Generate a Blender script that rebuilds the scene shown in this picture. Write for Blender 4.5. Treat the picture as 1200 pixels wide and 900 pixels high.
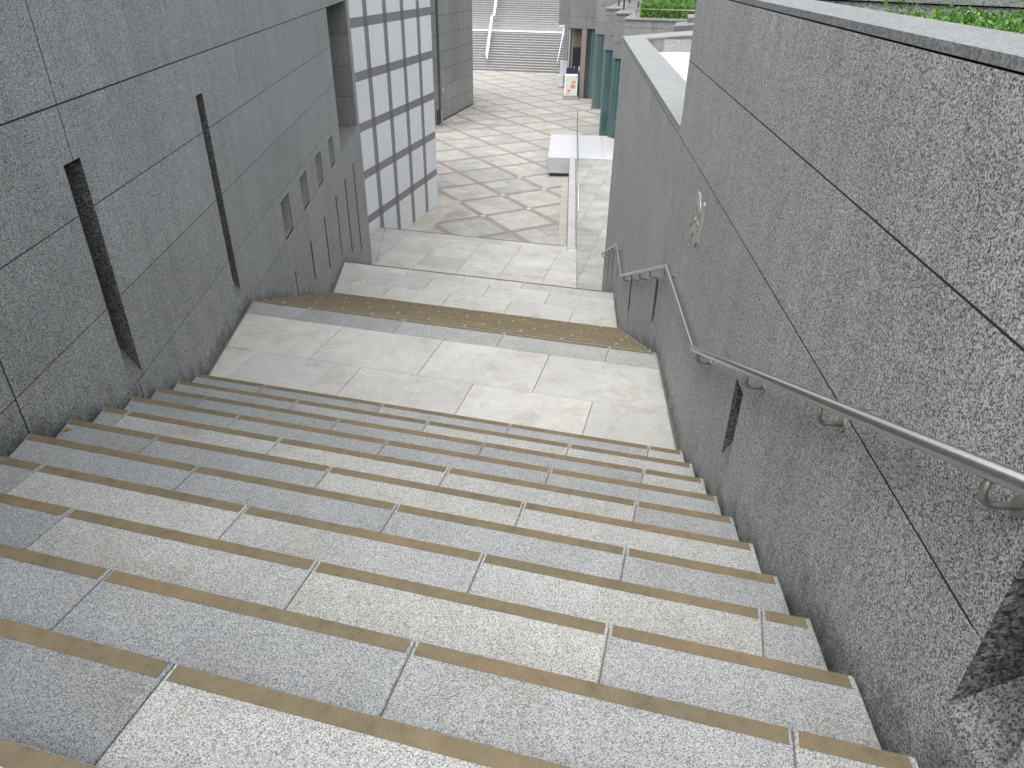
import bpy, bmesh, math, random
from mathutils import Vector, Matrix, noise
random.seed(7)
for o in list(bpy.data.objects): bpy.data.objects.remove(o)
scene = bpy.context.scene
COL = scene.collection
# ------------------------------------------------------------------ camera
R_ = 0.142856            # riser
EYE = 7.21674
PITCH, ROLL = 0.53783, 0.01577
F_ = Vector((0, math.cos(PITCH), -math.sin(PITCH))); U_ = Vector((0, math.sin(PITCH), math.cos(PITCH))); X_ = Vector((1, 0, 0))
XR = X_*math.cos(ROLL)+U_*math.sin(ROLL); UR = -X_*math.sin(ROLL)+U_*math.cos(ROLL)
cd = bpy.data.cameras.new('camera'); cam = bpy.data.objects.new('camera', cd); COL.objects.link(cam)
cd.sensor_width = 36; cd.lens = 36*832.77/1200; cd.clip_end = 2000; cd.clip_start = 0.05
cam.matrix_world = Matrix(((XR.x, UR.x, -F_.x, 0), (XR.y, UR.y, -F_.y, 0), (XR.z, UR.z, -F_.z, EYE), (0, 0, 0, 1)))
scene.camera = cam
# ------------------------------------------------------------------ world, sun, exposure
SUN_EL, SUN_AZ = math.radians(62), math.radians(-148)      # azimuth from +Y towards +X
w = bpy.data.worlds.new('World'); scene.world = w; w.use_nodes = True
nt = w.node_tree; bg = nt.nodes['Background']; sk = nt.nodes.new('ShaderNodeTexSky'); sk.sky_type = 'NISHITA'
sk.sun_disc = False; sk.sun_elevation = SUN_EL; sk.sun_rotation = SUN_AZ; sk.dust_density = 6.0; sk.air_density = 1.0; sk.ozone_density = 0.6
hs = nt.nodes.new('ShaderNodeHueSaturation'); hs.inputs['Saturation'].default_value = .22      # overcast: the sky is nearly grey
nt.links.new(sk.outputs[0], hs.inputs['Color']); nt.links.new(hs.outputs[0], bg.inputs[0]); bg.inputs[1].default_value = 0.15
sl = bpy.data.lights.new('sun', 'SUN'); so = bpy.data.objects.new('sun', sl); COL.objects.link(so)
sl.energy = .75; sl.angle = math.radians(120); sl.color = (1, .99, .96)
sd = Vector((math.sin(SUN_AZ)*math.cos(SUN_EL), math.cos(SUN_AZ)*math.cos(SUN_EL), math.sin(SUN_EL)))
so.rotation_euler = sd.to_track_quat('Z', 'Y').to_euler(); so.location = (0, 0, 40)
vs = scene.view_settings; vs.view_transform = 'Standard'; vs.look = 'None'; vs.exposure = 1.38; vs.gamma = 1
scene.render.engine = 'CYCLES'
# ------------------------------------------------------------------ frames
YG, YR, YL = 0.25082, 0.06793, -0.07220
OR_, OL_ = 0.93889, -2.22005
def dv(a): return Vector((math.sin(a), math.cos(a), 0))
def pv(a): return Vector((math.cos(a), -math.sin(a), 0))
g, h = dv(YG), pv(YG); DR, HR = dv(YR), pv(YR); DL, HL = dv(YL), pv(YL)
Zv = Vector((0, 0, 1))
def G(x, y, z): return h*x + g*y + Zv*z
def RW(s, d, z): return DR*s + HR*(OR_+d) + Zv*z       # d > 0 goes into the right wall
def LW(s, d, z): return DL*s + HL*(OL_-d) + Zv*z       # d > 0 goes into the left wall
def RF(l, s, z): return HR*l + DR*s + Zv*z             # lateral, along, height in the right wall's directions
def xR(y, e=0): return (OR_+e-(g*y).dot(HR))/h.dot(HR)
def xL(y, e=0): return (OL_-e-(g*y).dot(HL))/h.dot(HL)
def toG(P): return (P.dot(h), P.dot(g))
# ------------------------------------------------------------------ mesh helpers
class MB:
    def __init__(s): s.v = []; s.f = []; s.m = []
    def poly(s, pts, m=0):
        n = len(s.v); s.v += [Vector(p) for p in pts]; s.f.append(list(range(n, n+len(pts)))); s.m.append(m)
    def prism(s, pts, z0, z1, ch=0.0, m=0, mtop=None):
        """pts: world xy points (Vectors), extruded z0..z1, top edge chamfered by ch"""
        P = [Vector((p[0], p[1], 0)) for p in pts]; n = len(P)
        if sum(P[i].x*P[(i+1) % n].y-P[(i+1) % n].x*P[i].y for i in range(n)) < 0: P.reverse()
        b = len(s.v)
        s.v += [p+Zv*z0 for p in P]
        if ch > 0:
            s.v += [p+Zv*(z1-ch) for p in P]
            ins = []
            for i in range(n):
                a, q, c = P[i-1], P[i], P[(i+1) % n]
                e1 = (q-a).normalized(); e2 = (c-q).normalized()
                n1 = Vector((-e1.y, e1.x, 0)); n2 = Vector((-e2.y, e2.x, 0))
                k = (n1+n2); k = k/max(k.length_squared, .3)*2*.5*2 if False else (n1+n2)/(1+max(n1.dot(n2), -.5))
                ins.append(q+k*ch)
            s.v += [p+Zv*z1 for p in ins]
            rings = 3
        else:
            s.v += [p+Zv*z1 for p in P]; rings = 2
        for r in range(rings-1):
            for i in range(n):
                j = (i+1) % n
                s.f.append([b+r*n+i, b+r*n+j, b+(r+1)*n+j, b+(r+1)*n+i]); s.m.append(m)
        s.f.append([b+(rings-1)*n+i for i in range(n)]); s.m.append(m if mtop is None else mtop)
        s.f.append([b+i for i in reversed(range(n))]); s.m.append(m)
    def box(s, F, a, b, c, m=0):
        n = len(s.v)
        for cc in c:
            for bb in b:
                for aa in a: s.v.append(F(aa, bb, cc))
        for q in ((0, 2, 3, 1), (4, 5, 7, 6), (0, 1, 5, 4), (2, 6, 7, 3), (0, 4, 6, 2), (1, 3, 7, 5)):
            s.f.append([n+i for i in q]); s.m.append(m)
    def tube(s, pts, r, seg=10, m=0, cap=True):
        pts = [Vector(p) for p in pts]; b0 = len(s.v); N = len(pts)
        up = Vector((0, 0, 1))
        for i, p in enumerate(pts):
            t = (pts[min(i+1, N-1)]-pts[max(i-1, 0)]).normalized()
            u = t.cross(up)
            if u.length < 1e-3: u = t.cross(Vector((1, 0, 0)))
            u.normalize(); v = u.cross(t)
            rr = r
            if 0 < i < N-1:
                a = (p-pts[i-1]).normalized(); c = (pts[i+1]-p).normalized(); k = max(.5, math.sqrt((1+a.dot(c))/2)); 
            for k2 in range(seg):
                an = 2*math.pi*k2/seg
                s.v.append(p+(u*math.cos(an)+v*math.sin(an))*rr)
        for i in range(N-1):
            for k2 in range(seg):
                k3 = (k2+1) % seg
                s.f.append([b0+i*seg+k2, b0+i*seg+k3, b0+(i+1)*seg+k3, b0+(i+1)*seg+k2]); s.m.append(m)
        if cap:
            s.f.append([b0+k for k in reversed(range(seg))]); s.m.append(m)
            s.f.append([b0+(N-1)*seg+k for k in range(seg)]); s.m.append(m)
    def build(s, name, mats, parent=None, smooth=False, color=None, recalc=True):
        o0 = parent_loc(parent)
        me = bpy.data.meshes.new(name)
        me.from_pydata([p-o0 for p in s.v], [], s.f)
        if not isinstance(mats, (list, tuple)): mats = [mats]
        for mm in mats: me.materials.append(mm)
        me.polygons.foreach_set('material_index', s.m)
        if recalc:
            bm = bmesh.new(); bm.from_mesh(me); bmesh.ops.remove_doubles(bm, verts=bm.verts, dist=1e-5) if smooth else None
            bmesh.ops.recalc_face_normals(bm, faces=bm.faces); bm.to_mesh(me); bm.free()
        if smooth: me.polygons.foreach_set('use_smooth', [True]*len(me.polygons))
        me.update()
        ob = bpy.data.objects.new(name, me); COL.objects.link(ob)
        if parent is not None: ob.parent = parent
        if color: ob.color = (*color, 1)
        return ob
ABS = {}
def parent_loc(p):
    if p is None: return Vector((0, 0, 0))
    return ABS.get(p.name, parent_loc(p.parent)) if p.parent is None or p.name in ABS else parent_loc(p.parent)
def thing(name, loc, label=None, cat=None, group=None, kind=None):
    o = bpy.data.objects.new(name, None); COL.objects.link(o); o.location = loc; o.empty_display_size = .2
    ABS[o.name] = Vector(loc); tag(o, label, cat, group, kind); return o
def tag(o, label=None, cat=None, group=None, kind=None):
    if label: o['label'] = label
    if cat: o['category'] = cat
    if group: o['group'] = group
    if kind: o['kind'] = kind
def clip(poly, P0, N):
    """keep the side where (p-P0).N >= 0 (2-D)"""
    out = []
    for i in range(len(poly)):
        a, b = poly[i], poly[(i+1) % len(poly)]
        da = (a[0]-P0[0])*N[0]+(a[1]-P0[1])*N[1]; db = (b[0]-P0[0])*N[0]+(b[1]-P0[1])*N[1]
        if da >= 0: out.append(a)
        if da*db < 0:
            t = da/(da-db); out.append(Vector((a[0]+(b[0]-a[0])*t, a[1]+(b[1]-a[1])*t, 0)))
    return out
def area(P):
    n = len(P); return abs(sum(P[i][0]*P[(i+1) % n][1]-P[(i+1) % n][0]*P[i][1] for i in range(n)))/2
# ------------------------------------------------------------------ materials
def new_mat(name):
    m = bpy.data.materials.new(name); m.use_nodes = True; n = m.node_tree
    return m, n, n.nodes['Principled BSDF']
def N(nt, typ, **k):
    nd = nt.nodes.new(typ)
    for a, b in k.items():
        if a in nd.inputs: nd.inputs[a].default_value = b
        else: setattr(nd, a, b)
    return nd
def ramp(nt, pts, interp='LINEAR'):
    r = nt.nodes.new('ShaderNodeValToRGB'); e = r.color_ramp.elements; r.color_ramp.interpolation = interp
    while len(e) < len(pts): e.new(.5)
    for i, (p, c) in enumerate(pts):
        e[i].position = p; e[i].color = (*c, 1) if len(c) == 3 else (c[0], c[0], c[0], 1)
    return r
def mul(nt, a, b, fac=1.0, mode='MULTIPLY'):
    m = nt.nodes.new('ShaderNodeMix'); m.data_type = 'RGBA'; m.blend_type = mode; m.inputs[0].default_value = fac
    nt.links.new(a, m.inputs[6]); nt.links.new(b, m.inputs[7]); return m.outputs[2]
def pos(nt, sc=None):
    ge = nt.nodes.new('ShaderNodeNewGeometry')
    if sc is None: return ge.outputs['Position']
    mp = nt.nodes.new('ShaderNodeMapping'); mp.inputs['Scale'].default_value = sc
    nt.links.new(ge.outputs['Position'], mp.inputs['Vector']); return mp.outputs[0]
def mth(t, op, a, b_=None, c_=None, clampit=False):
    m = t.nodes.new('ShaderNodeMath'); m.operation = op; m.use_clamp = clampit
    for i, v in enumerate((a, b_, c_)):
        if v is None: continue
        if isinstance(v, (int, float)): m.inputs[i].default_value = v
        else: t.links.new(v, m.inputs[i])
    return m.outputs[0]
def dotp(t, P, vec):
    d = t.nodes.new('ShaderNodeVectorMath'); d.operation = 'DOT_PRODUCT'; t.links.new(P, d.inputs[0]); d.inputs[1].default_value = vec; return d.outputs['Value']
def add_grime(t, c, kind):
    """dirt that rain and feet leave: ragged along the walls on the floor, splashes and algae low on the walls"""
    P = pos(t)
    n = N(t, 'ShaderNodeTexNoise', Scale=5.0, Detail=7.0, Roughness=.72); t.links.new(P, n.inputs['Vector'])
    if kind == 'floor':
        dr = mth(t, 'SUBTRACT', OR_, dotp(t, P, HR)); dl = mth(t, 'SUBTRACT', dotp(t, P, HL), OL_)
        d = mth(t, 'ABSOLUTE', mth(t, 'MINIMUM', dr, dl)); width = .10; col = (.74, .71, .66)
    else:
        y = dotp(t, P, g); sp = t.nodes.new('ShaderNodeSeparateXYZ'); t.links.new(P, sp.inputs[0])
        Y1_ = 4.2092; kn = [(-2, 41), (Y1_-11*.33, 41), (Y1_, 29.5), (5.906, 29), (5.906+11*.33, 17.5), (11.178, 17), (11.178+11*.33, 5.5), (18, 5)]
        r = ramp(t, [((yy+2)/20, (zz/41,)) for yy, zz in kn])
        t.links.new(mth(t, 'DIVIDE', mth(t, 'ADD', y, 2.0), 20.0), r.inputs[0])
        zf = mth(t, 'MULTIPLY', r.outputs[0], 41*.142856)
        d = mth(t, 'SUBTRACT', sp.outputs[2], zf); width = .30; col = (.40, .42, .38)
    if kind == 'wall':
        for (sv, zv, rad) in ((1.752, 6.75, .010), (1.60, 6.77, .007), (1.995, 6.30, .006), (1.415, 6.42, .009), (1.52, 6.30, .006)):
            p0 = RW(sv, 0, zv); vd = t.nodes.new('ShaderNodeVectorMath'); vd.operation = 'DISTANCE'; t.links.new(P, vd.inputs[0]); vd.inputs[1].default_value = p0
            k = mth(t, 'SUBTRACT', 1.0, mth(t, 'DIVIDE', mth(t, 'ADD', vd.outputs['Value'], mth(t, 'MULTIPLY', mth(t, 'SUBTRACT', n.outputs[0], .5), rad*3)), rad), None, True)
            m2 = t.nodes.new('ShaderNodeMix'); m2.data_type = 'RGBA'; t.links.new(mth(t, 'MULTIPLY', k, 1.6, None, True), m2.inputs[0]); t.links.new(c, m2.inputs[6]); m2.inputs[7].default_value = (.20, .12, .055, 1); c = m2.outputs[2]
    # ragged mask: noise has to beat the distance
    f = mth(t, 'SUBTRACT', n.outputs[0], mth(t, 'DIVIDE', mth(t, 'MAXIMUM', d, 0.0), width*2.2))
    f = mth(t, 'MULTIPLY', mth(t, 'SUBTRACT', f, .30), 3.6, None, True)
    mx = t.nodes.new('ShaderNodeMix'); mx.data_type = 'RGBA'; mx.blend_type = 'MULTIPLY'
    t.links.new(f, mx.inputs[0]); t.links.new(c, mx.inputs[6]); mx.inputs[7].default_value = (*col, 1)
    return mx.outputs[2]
def granite(name, dark, mid, light, scale=150, rough=.75, tone=True, mott=.16, streak=0.0, dark_frac=.30, stain=None, bump=.15, stretch=None, patch=0.0, grime=None):
    m, t, b = new_mat(name); L = t.links
    P = pos(t, stretch)
    # grains of feldspar, quartz and mica: two cell sizes
    dn = N(t, 'ShaderNodeTexNoise', Scale=scale*1.3, Detail=2.0); L.new(P, dn.inputs['Vector'])
    dm = N(t, 'ShaderNodeVectorMath', operation='MULTIPLY_ADD'); L.new(dn.outputs['Color'], dm.inputs[0]); dm.inputs[1].default_value = (.9/scale,)*3; L.new(P, dm.inputs[2])
    v1 = N(t, 'ShaderNodeTexVoronoi', Scale=scale, feature='F1'); L.new(dm.outputs[0], v1.inputs['Vector'])
    n1 = N(t, 'ShaderNodeTexNoise', Scale=scale*.62, Detail=3.0, Roughness=.7); L.new(P, n1.inputs['Vector'])
    sep = N(t, 'ShaderNodeSeparateColor'); L.new(v1.outputs['Color'], sep.inputs[0])
    mx = N(t, 'ShaderNodeMath', operation='MULTIPLY_ADD'); L.new(sep.outputs[0], mx.inputs[0]); mx.inputs[1].default_value = .42; 
    n1s = N(t, 'ShaderNodeMath', operation='MULTIPLY'); L.new(n1.outputs[0], n1s.inputs[0]); n1s.inputs[1].default_value = .62; L.new(n1s.outputs[0], mx.inputs[2])
    d = dark_frac
    r = ramp(t, [(d-.04, dark), (d+.07, tuple(x*.55+y*.45 for x, y in zip(dark, mid))), (d+.20, mid), (.74, light)])
    L.new(mx.outputs[0], r.inputs[0])
    c = r.outputs[0]
    n2 = N(t, 'ShaderNodeTexNoise', Scale=1.7, Detail=6.0, Roughness=.65); L.new(pos(t), n2.inputs['Vector'])
    r2 = ramp(t, [(.25, (1-mott,)), (.75, (1+mott*.5,))]); L.new(n2.outputs[0], r2.inputs[0]); c = mul(t, c, r2.outputs[0])
    n3 = N(t, 'ShaderNodeTexNoise', Scale=9.0, Detail=5.0, Roughness=.7); L.new(pos(t), n3.inputs['Vector'])
    r3 = ramp(t, [(.3, (.93,)), (.7, (1.05,))]); L.new(n3.outputs[0], r3.inputs[0]); c = mul(t, c, r3.outputs[0])
    if streak:
        n4 = N(t, 'ShaderNodeTexNoise', Scale=1.0, Detail=5.0, Roughness=.6); L.new(pos(t, (7, 7, .5)), n4.inputs['Vector'])
        r4 = ramp(t, [(.38, (1-streak,)*3 if False else (1-streak, 1-streak*.95, 1-streak*1.05)), (.58, (1, 1, 1))]); L.new(n4.outputs[0], r4.inputs[0]); c = mul(t, c, r4.outputs[0])
    if stain:
        n5 = N(t, 'ShaderNodeTexNoise', Scale=2.6, Detail=7.0, Roughness=.72); L.new(pos(t, (1, 1, 1)), n5.inputs['Vector'])
        r5 = ramp(t, [(.52, (1, 1, 1)), (.66, stain)]); L.new(n5.outputs[0], r5.inputs[0]); c = mul(t, c, r5.outputs[0])
    if patch:
        n6 = N(t, 'ShaderNodeTexNoise', Scale=4.5, Detail=3.0, Roughness=.55); L.new(pos(t, (1, 1, .2)), n6.inputs['Vector'])
        r6 = ramp(t, [(.60, (1, 1, 1)), (.70, (1-patch, 1-patch, 1-patch*.9))]); L.new(n6.outputs[0], r6.inputs[0]); c = mul(t, c, r6.outputs[0])
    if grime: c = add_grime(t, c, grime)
    if tone:
        oi = t.nodes.new('ShaderNodeObjectInfo'); c = mul(t, c, oi.outputs['Color'])
    L.new(c, b.inputs['Base Color']); b.inputs['Roughness'].default_value = rough
    b.inputs['Specular IOR Level'].default_value = .35
    if bump:
        bp = N(t, 'ShaderNodeBump', Strength=bump, Distance=.002); L.new(n1.outputs[0], bp.inputs['Height']); L.new(bp.outputs[0], b.inputs['Normal'])
    return m
def plain(name, col, rough=.6, metal=0.0, nscale=20, amt=.12, tone=False, streak=False):
    m, t, b = new_mat(name); L = t.links
    n = N(t, 'ShaderNodeTexNoise', Scale=nscale, Detail=5.0, Roughness=.65); L.new(pos(t, (1, 1, .15) if streak else None), n.inputs['Vector'])
    r = ramp(t, [(.3, tuple(c*(1-amt) for c in col)), (.7, tuple(min(1, c*(1+amt)) for c in col))]); L.new(n.outputs[0], r.inputs[0])
    c = r.outputs[0]
    if tone:
        oi = t.nodes.new('ShaderNodeObjectInfo'); c = mul(t, c, oi.outputs['Color'])
    L.new(c, b.inputs['Base Color']); b.inputs['Roughness'].default_value = rough; b.inputs['Metallic'].default_value = metal
    return m
M = {}
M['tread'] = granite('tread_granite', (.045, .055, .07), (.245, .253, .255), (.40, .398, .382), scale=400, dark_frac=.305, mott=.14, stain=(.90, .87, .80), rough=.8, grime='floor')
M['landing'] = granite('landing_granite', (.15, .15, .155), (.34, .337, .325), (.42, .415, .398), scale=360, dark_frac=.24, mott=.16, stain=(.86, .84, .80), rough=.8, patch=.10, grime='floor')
M['pave'] = granite('paving_granite', (.15, .15, .143), (.265, .261, .244), (.35, .343, .322), scale=120, dark_frac=.20, mott=.26, stain=(.84, .83, .82), rough=.65, patch=.12)
M['band'] = granite('band_granite', (.12, .096, .092), (.192, .155, .148), (.245, .20, .19), scale=120, dark_frac=.22, mott=.2, rough=.7)
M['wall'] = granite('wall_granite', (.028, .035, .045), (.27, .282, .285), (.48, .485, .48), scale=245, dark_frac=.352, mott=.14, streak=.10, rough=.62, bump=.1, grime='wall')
M['wall_far'] = granite('facade_granite', (.055, .058, .062), (.150, .154, .155), (.21, .21, .208), scale=90, dark_frac=.30, mott=.12, streak=.10, rough=.6)
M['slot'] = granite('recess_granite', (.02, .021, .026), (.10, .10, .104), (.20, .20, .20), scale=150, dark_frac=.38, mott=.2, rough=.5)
M['coping'] = granite('coping_granite', (.055, .06, .065), (.145, .152, .154), (.21, .215, .212), scale=150, dark_frac=.30, mott=.12, rough=.6, stain=(1.12, 1.12, 1.10))
M['core'] = plain('mortar_bed', (.10, .095, .085), .95)
M['joint'] = plain('dark_joint', (.012, .012, .018), .95)
M['strip'] = None
def strip_mat():
    m, t, b = new_mat('nosing_bronze'); L = t.links
    n = N(t, 'ShaderNodeTexNoise', Scale=16, Detail=8.0, Roughness=.75); L.new(pos(t), n.inputs['Vector'])
    r = ramp(t, [(.26, (.07, .062, .046)), (.42, (.122, .101, .066)), (.62, (.148, .122, .082)), (.82, (.185, .152, .112))]); L.new(n.outputs[0], r.inputs[0])
    n2 = N(t, 'ShaderNodeTexNoise', Scale=2.2, Detail=3.0); L.new(pos(t), n2.inputs['Vector'])
    r2 = ramp(t, [(.35, (.86, .90, .92)), (.65, (1.06, 1.0, .95))]); L.new(n2.outputs[0], r2.inputs[0])
    n3 = N(t, 'ShaderNodeTexNoise', Scale=320, Detail=2.0); L.new(pos(t), n3.inputs['Vector'])
    r3 = ramp(t, [(.3, (.86,)), (.7, (1.1,))]); L.new(n3.outputs[0], r3.inputs[0])
    L.new(mul(t, mul(t, r.outputs[0], r2.outputs[0]), r3.outputs[0]), b.inputs['Base Color']); b.inputs['Roughness'].default_value = .85; b.inputs['Specular IOR Level'].default_value = .12
    bp = N(t, 'ShaderNodeBump', Strength=.2, Distance=.001); L.new(n3.outputs[0], bp.inputs['Height']); L.new(bp.outputs[0], b.inputs['Normal'])
    return m
M['strip'] = strip_mat()
M['steel'] = None
def steel_mat():
    m, t, b = new_mat('brushed_steel'); L = t.links
    n = N(t, 'ShaderNodeTexNoise', Scale=60, Detail=4.0); L.new(pos(t), n.inputs['Vector'])
    r = ramp(t, [(.3, (.43, .425, .405)), (.7, (.47, .465, .445))]); L.new(n.outputs[0], r.inputs[0]); L.new(r.outputs[0], b.inputs['Base Color'])
    b.inputs['Metallic'].default_value = 1.0; b.inputs['Roughness'].default_value = .30
    r2 = ramp(t, [(.3, (.27,)), (.7, (.33,))]); L.new(n.outputs[0], r2.inputs[0]); L.new(r2.outputs[0], b.inputs['Roughness'])
    return m
M['steel'] = steel_mat()
M['steel_dark'] = plain('bracket_steel', (.26, .25, .23), .45, .8, 60)
M['white_stone'] = granite('white_granite', (.26, .265, .275), (.345, .35, .36), (.40, .40, .405), scale=160, dark_frac=.2, mott=.06, rough=.5, tone=True)
M['panel_light'] = granite('light_wall_panel', (.44, .455, .47), (.56, .58, .60), (.61, .625, .64), scale=60, dark_frac=.2, mott=.05, rough=.4, tone=True)
M['panel_dark'] = plain('dark_band', (.17, .17, .18), .45, 0, 6, .08, tone=True)
M['panel_cross'] = plain('band_crossing', (.105, .11, .13), .45, 0, 6, .08)
M['tile_grey'] = plain('grey_glazed_tile', (.22, .225, .225), .35, 0, 3, .1, tone=True)
M['white_paint'] = plain('white_paint', (.75, .76, .80), .45, 0, 4, .04)
M['light_frame'] = plain('pale_reveal', (.29, .295, .29), .6, 0, 12, .1)
M['dark_metal'] = plain('dark_metal', (.05, .055, .06), .4, .3)
M['brown_wall'] = plain('brown_lobby_wall', (.17, .155, .135), .6)
M['black'] = plain('black_interior', (.012, .012, .014), .6)
M['conc'] = plain('stained_concrete', (.20, .19, .165), .85, 0, 14, .35, streak=True)
M['gravel'] = plain('pale_roof_floor', (.36, .35, .36), .9, 0, 40, .08)
M['step_light'] = plain('far_tread', (.27, .268, .25), .8, 0, 3, .12)
M['step_dark'] = plain('far_riser', (.13, .135, .148), .8, 0, 3, .15)
M['soil'] = plain('soil', (.02, .03, .012), .95, 0, 30, .3)
M['poster_white'] = plain('poster_white', (.50, .51, .52), .4, 0, 4, .03)
M['poster_orange'] = plain('poster_orange', (.48, .22, .13), .5, 0, 30, .2)
M['poster_red'] = plain('poster_red', (.45, .06, .05), .5)
M['poster_green'] = plain('poster_green', (.45, .52, .35), .5)
M['navy'] = plain('navy_panel', (.025, .03, .07), .4)
M['grey_plastic'] = plain('grey_plastic', (.22, .23, .25), .5)
M['brown_seat'] = plain('brown_leather', (.20, .12, .04), .5)
M['caulk'] = plain('pale_caulk', (.62, .60, .56), .8)
M['iron'] = plain('cast_iron', (.20, .22, .25), .6, .4)
M['relief'] = plain('pale_carved_stone', (.26, .255, .235), .7, 0, 60, .18)
M['relief_pink'] = plain('pinkish_stone', (.26, .215, .205), .7, 0, 60, .15)
M['relief_dark'] = plain('carved_groove', (.13, .125, .12), .8)
M['leaf_dry'] = plain('dry_leaf', (.20, .10, .025), .7, 0, 200, .5)
M['rust'] = plain('rust_stain', (.20, .115, .05), .8, 0, 200, .4)
def leaf_mat(name, c1, c2, rough=.45):
    m, t, b = new_mat(name); L = t.links
    n = N(t, 'ShaderNodeTexNoise', Scale=25, Detail=3.0); L.new(pos(t), n.inputs['Vector'])
    r = ramp(t, [(.32, c1), (.68, c2)]); L.new(n.outputs[0], r.inputs[0]); L.new(r.outputs[0], b.inputs['Base Color'])
    b.inputs['Roughness'].default_value = rough; b.inputs['Subsurface Weight'].default_value = 0.0
    tr = N(t, 'ShaderNodeBsdfTranslucent'); L.new(r.outputs[0], tr.inputs[0])
    mx = N(t, 'ShaderNodeMixShader'); mx.inputs[0].default_value = .25; L.new(b.outputs[0], mx.inputs[1]); L.new(tr.outputs[0], mx.inputs[2])
    L.new(mx.outputs[0], t.nodes['Material Output'].inputs[0]); return m
M['leaf'] = leaf_mat('green_leaf', (.02, .07, .008), (.10, .24, .03))
M['hedge'] = leaf_mat('hedge_leaf', (.03, .09, .008), (.11, .25, .025))
def glass_mat(name, tint, trans, rough=.05, streaks=None):
    m, t, b = new_mat(name); L = t.links
    b.inputs['Base Color'].default_value = (*tint, 1); b.inputs['Roughness'].default_value = rough; b.inputs['Specular IOR Level'].default_value = .8
    tr = N(t, 'ShaderNodeBsdfTransparent'); tr.inputs[0].default_value = (*[min(1, .55+c) for c in tint], 1)
    mx = N(t, 'ShaderNodeMixShader'); mx.inputs[0].default_value = trans
    L.new(b.outputs[0], mx.inputs[1]); L.new(tr.outputs[0], mx.inputs[2]); L.new(mx.outputs[0], t.nodes['Material Output'].inputs[0])
    if streaks:
        n = N(t, 'ShaderNodeTexNoise', Scale=1.0, Detail=4.0); L.new(pos(t, (9, 9, .08)), n.inputs['Vector'])
        r = ramp(t, [(.35, tuple(c*.65 for c in tint)), (.65, tuple(c*1.5 for c in tint))]); L.new(n.outputs[0], r.inputs[0]); L.new(r.outputs[0], b.inputs['Base Color'])
    return m
M['teal_glass'] = glass_mat('teal_glass', (.09, .15, .148), .45, .12, True)
M['teal_deep'] = glass_mat('deep_teal_glass', (.045, .10, .105), .30, .12, True)
M['dark_glass'] = glass_mat('dark_glass', (.045, .055, .058), .35, .08, True)
M['clear_glass'] = glass_mat('clear_glass', (.41, .43, .42), .95, .03)
M['green_strip'] = plain('grey_green_panel', (.155, .185, .175), .3, 0, 2, .1)

TONE = {'b': (.81, .83, .85), 'g': (.88, .895, .91), 'l': (1.05, 1.05, 1.03), 'e': (1.07, 1.06, 1.015), 'd': (.67, .69, .715), 'm': (.98, .985, .98)}
def jit(c, a=.025): k = 1+random.uniform(-a, a); return tuple(x*k for x in c)
# ------------------------------------------------------------------ ground
gm = MB(); gm.poly([(-400, -300, -.12), (400, -300, -.12), (400, 600, -.12), (-400, 600, -.12)])
M['ground'] = plain('ground_bed', (.16, .15, .14), .95, 0, .3, .2)
tag(gm.build('ground', M['ground'], recalc=False), kind='structure')
# ------------------------------------------------------------------ stair flights
GAPW = .018
def gseg(xa0, xa1, xb0, xb1, y0, y1):
    """quad in the stair frame: x at y0 from xa0..xa1, at y1 from xb0..xb1"""
    return [G(xa0, y0, 0), G(xa1, y0, 0), G(xb1, y1, 0), G(xb0, y1, 0)]
def slab_row(parent, y0, y1, z, joints, tones, mat, bounds, strip=False, gap=.004, th=.05, name='slab', sw=.046):
    """one row of slabs; bounds(y)->(xl, xr); joints: x of joints"""
    l0, r0 = bounds(y0); l1, r1 = bounds(y1)
    js = [j for j in sorted(joints) if j > max(l0, l1)+.05 and j < min(r0, r1)-.05]
    edges = [None]+js+[None]
    for k in range(len(edges)-1):
        a0, a1 = (l0, l1) if edges[k] is None else (edges[k]+gap/2,)*2
        b0, b1 = (r0, r1) if edges[k+1] is None else (edges[k+1]-gap/2,)*2
        c = TONE[tones[k % len(tones)]] if tones else TONE['m']
        mb = MB(); mb.prism(gseg(a0, b0, a1, b1, y0, y1), z-th, z, .0035)
        ob = mb.build(name, mat, parent, color=jit(c))
        if strip:
            ys0, ys1 = y1-sw-.004, y1-.004
            t = (ys0-y0)/(y1-y0)
            ea = .010 if edges[k] is not None else .012; eb = .010 if edges[k+1] is not None else .018
            s = MB(); s.prism(gseg(a0+(a1-a0)*t+ea, b0+(b1-b0)*t-eb, a1+ea, b1-eb, ys0, ys1), z-.012, z+.0018, .0008)
            s.build('nosing_strip', M['strip'], ob)
def wall_bounds(y): return xL(y, -GAPW), xR(y, -GAPW)
def core(parent, pts, bounds, name='stair_body'):
    """stepped body under a flight. pts: list of (y, z) profile points top surface"""
    mb = MB(); n = len(pts)
    zb = -.1
    Lp = [G(bounds(y)[0]+.004, y, z) for y, z in pts]; Rp = [G(bounds(y)[1]-.004, y, z) for y, z in pts]
    for i in range(n-1): mb.poly([Lp[i], Rp[i], Rp[i+1], Lp[i+1]])
    mb.poly(Lp+[G(bounds(pts[-1][0])[0]+.004, pts[-1][0], zb), G(bounds(pts[0][0])[0]+.004, pts[0][0], zb)])
    mb.poly(Rp+[G(bounds(pts[-1][0])[1]-.004, pts[-1][0], zb), G(bounds(pts[0][0])[1]-.004, pts[0][0], zb)])
    mb.poly([Lp[-1], Rp[-1], G(bounds(pts[-1][0])[1]-.004, pts[-1][0], zb), G(bounds(pts[-1][0])[0]+.004, pts[-1][0], zb)])
    mb.build(name, M['core'], parent, recalc=False)
D = .33
def arange(a, p, n): return [a+p*k for k in range(n)]
A_ = arange(-8.154, 1.0103, 14); B_ = arange(-7.646, 1.0088, 14)
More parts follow.
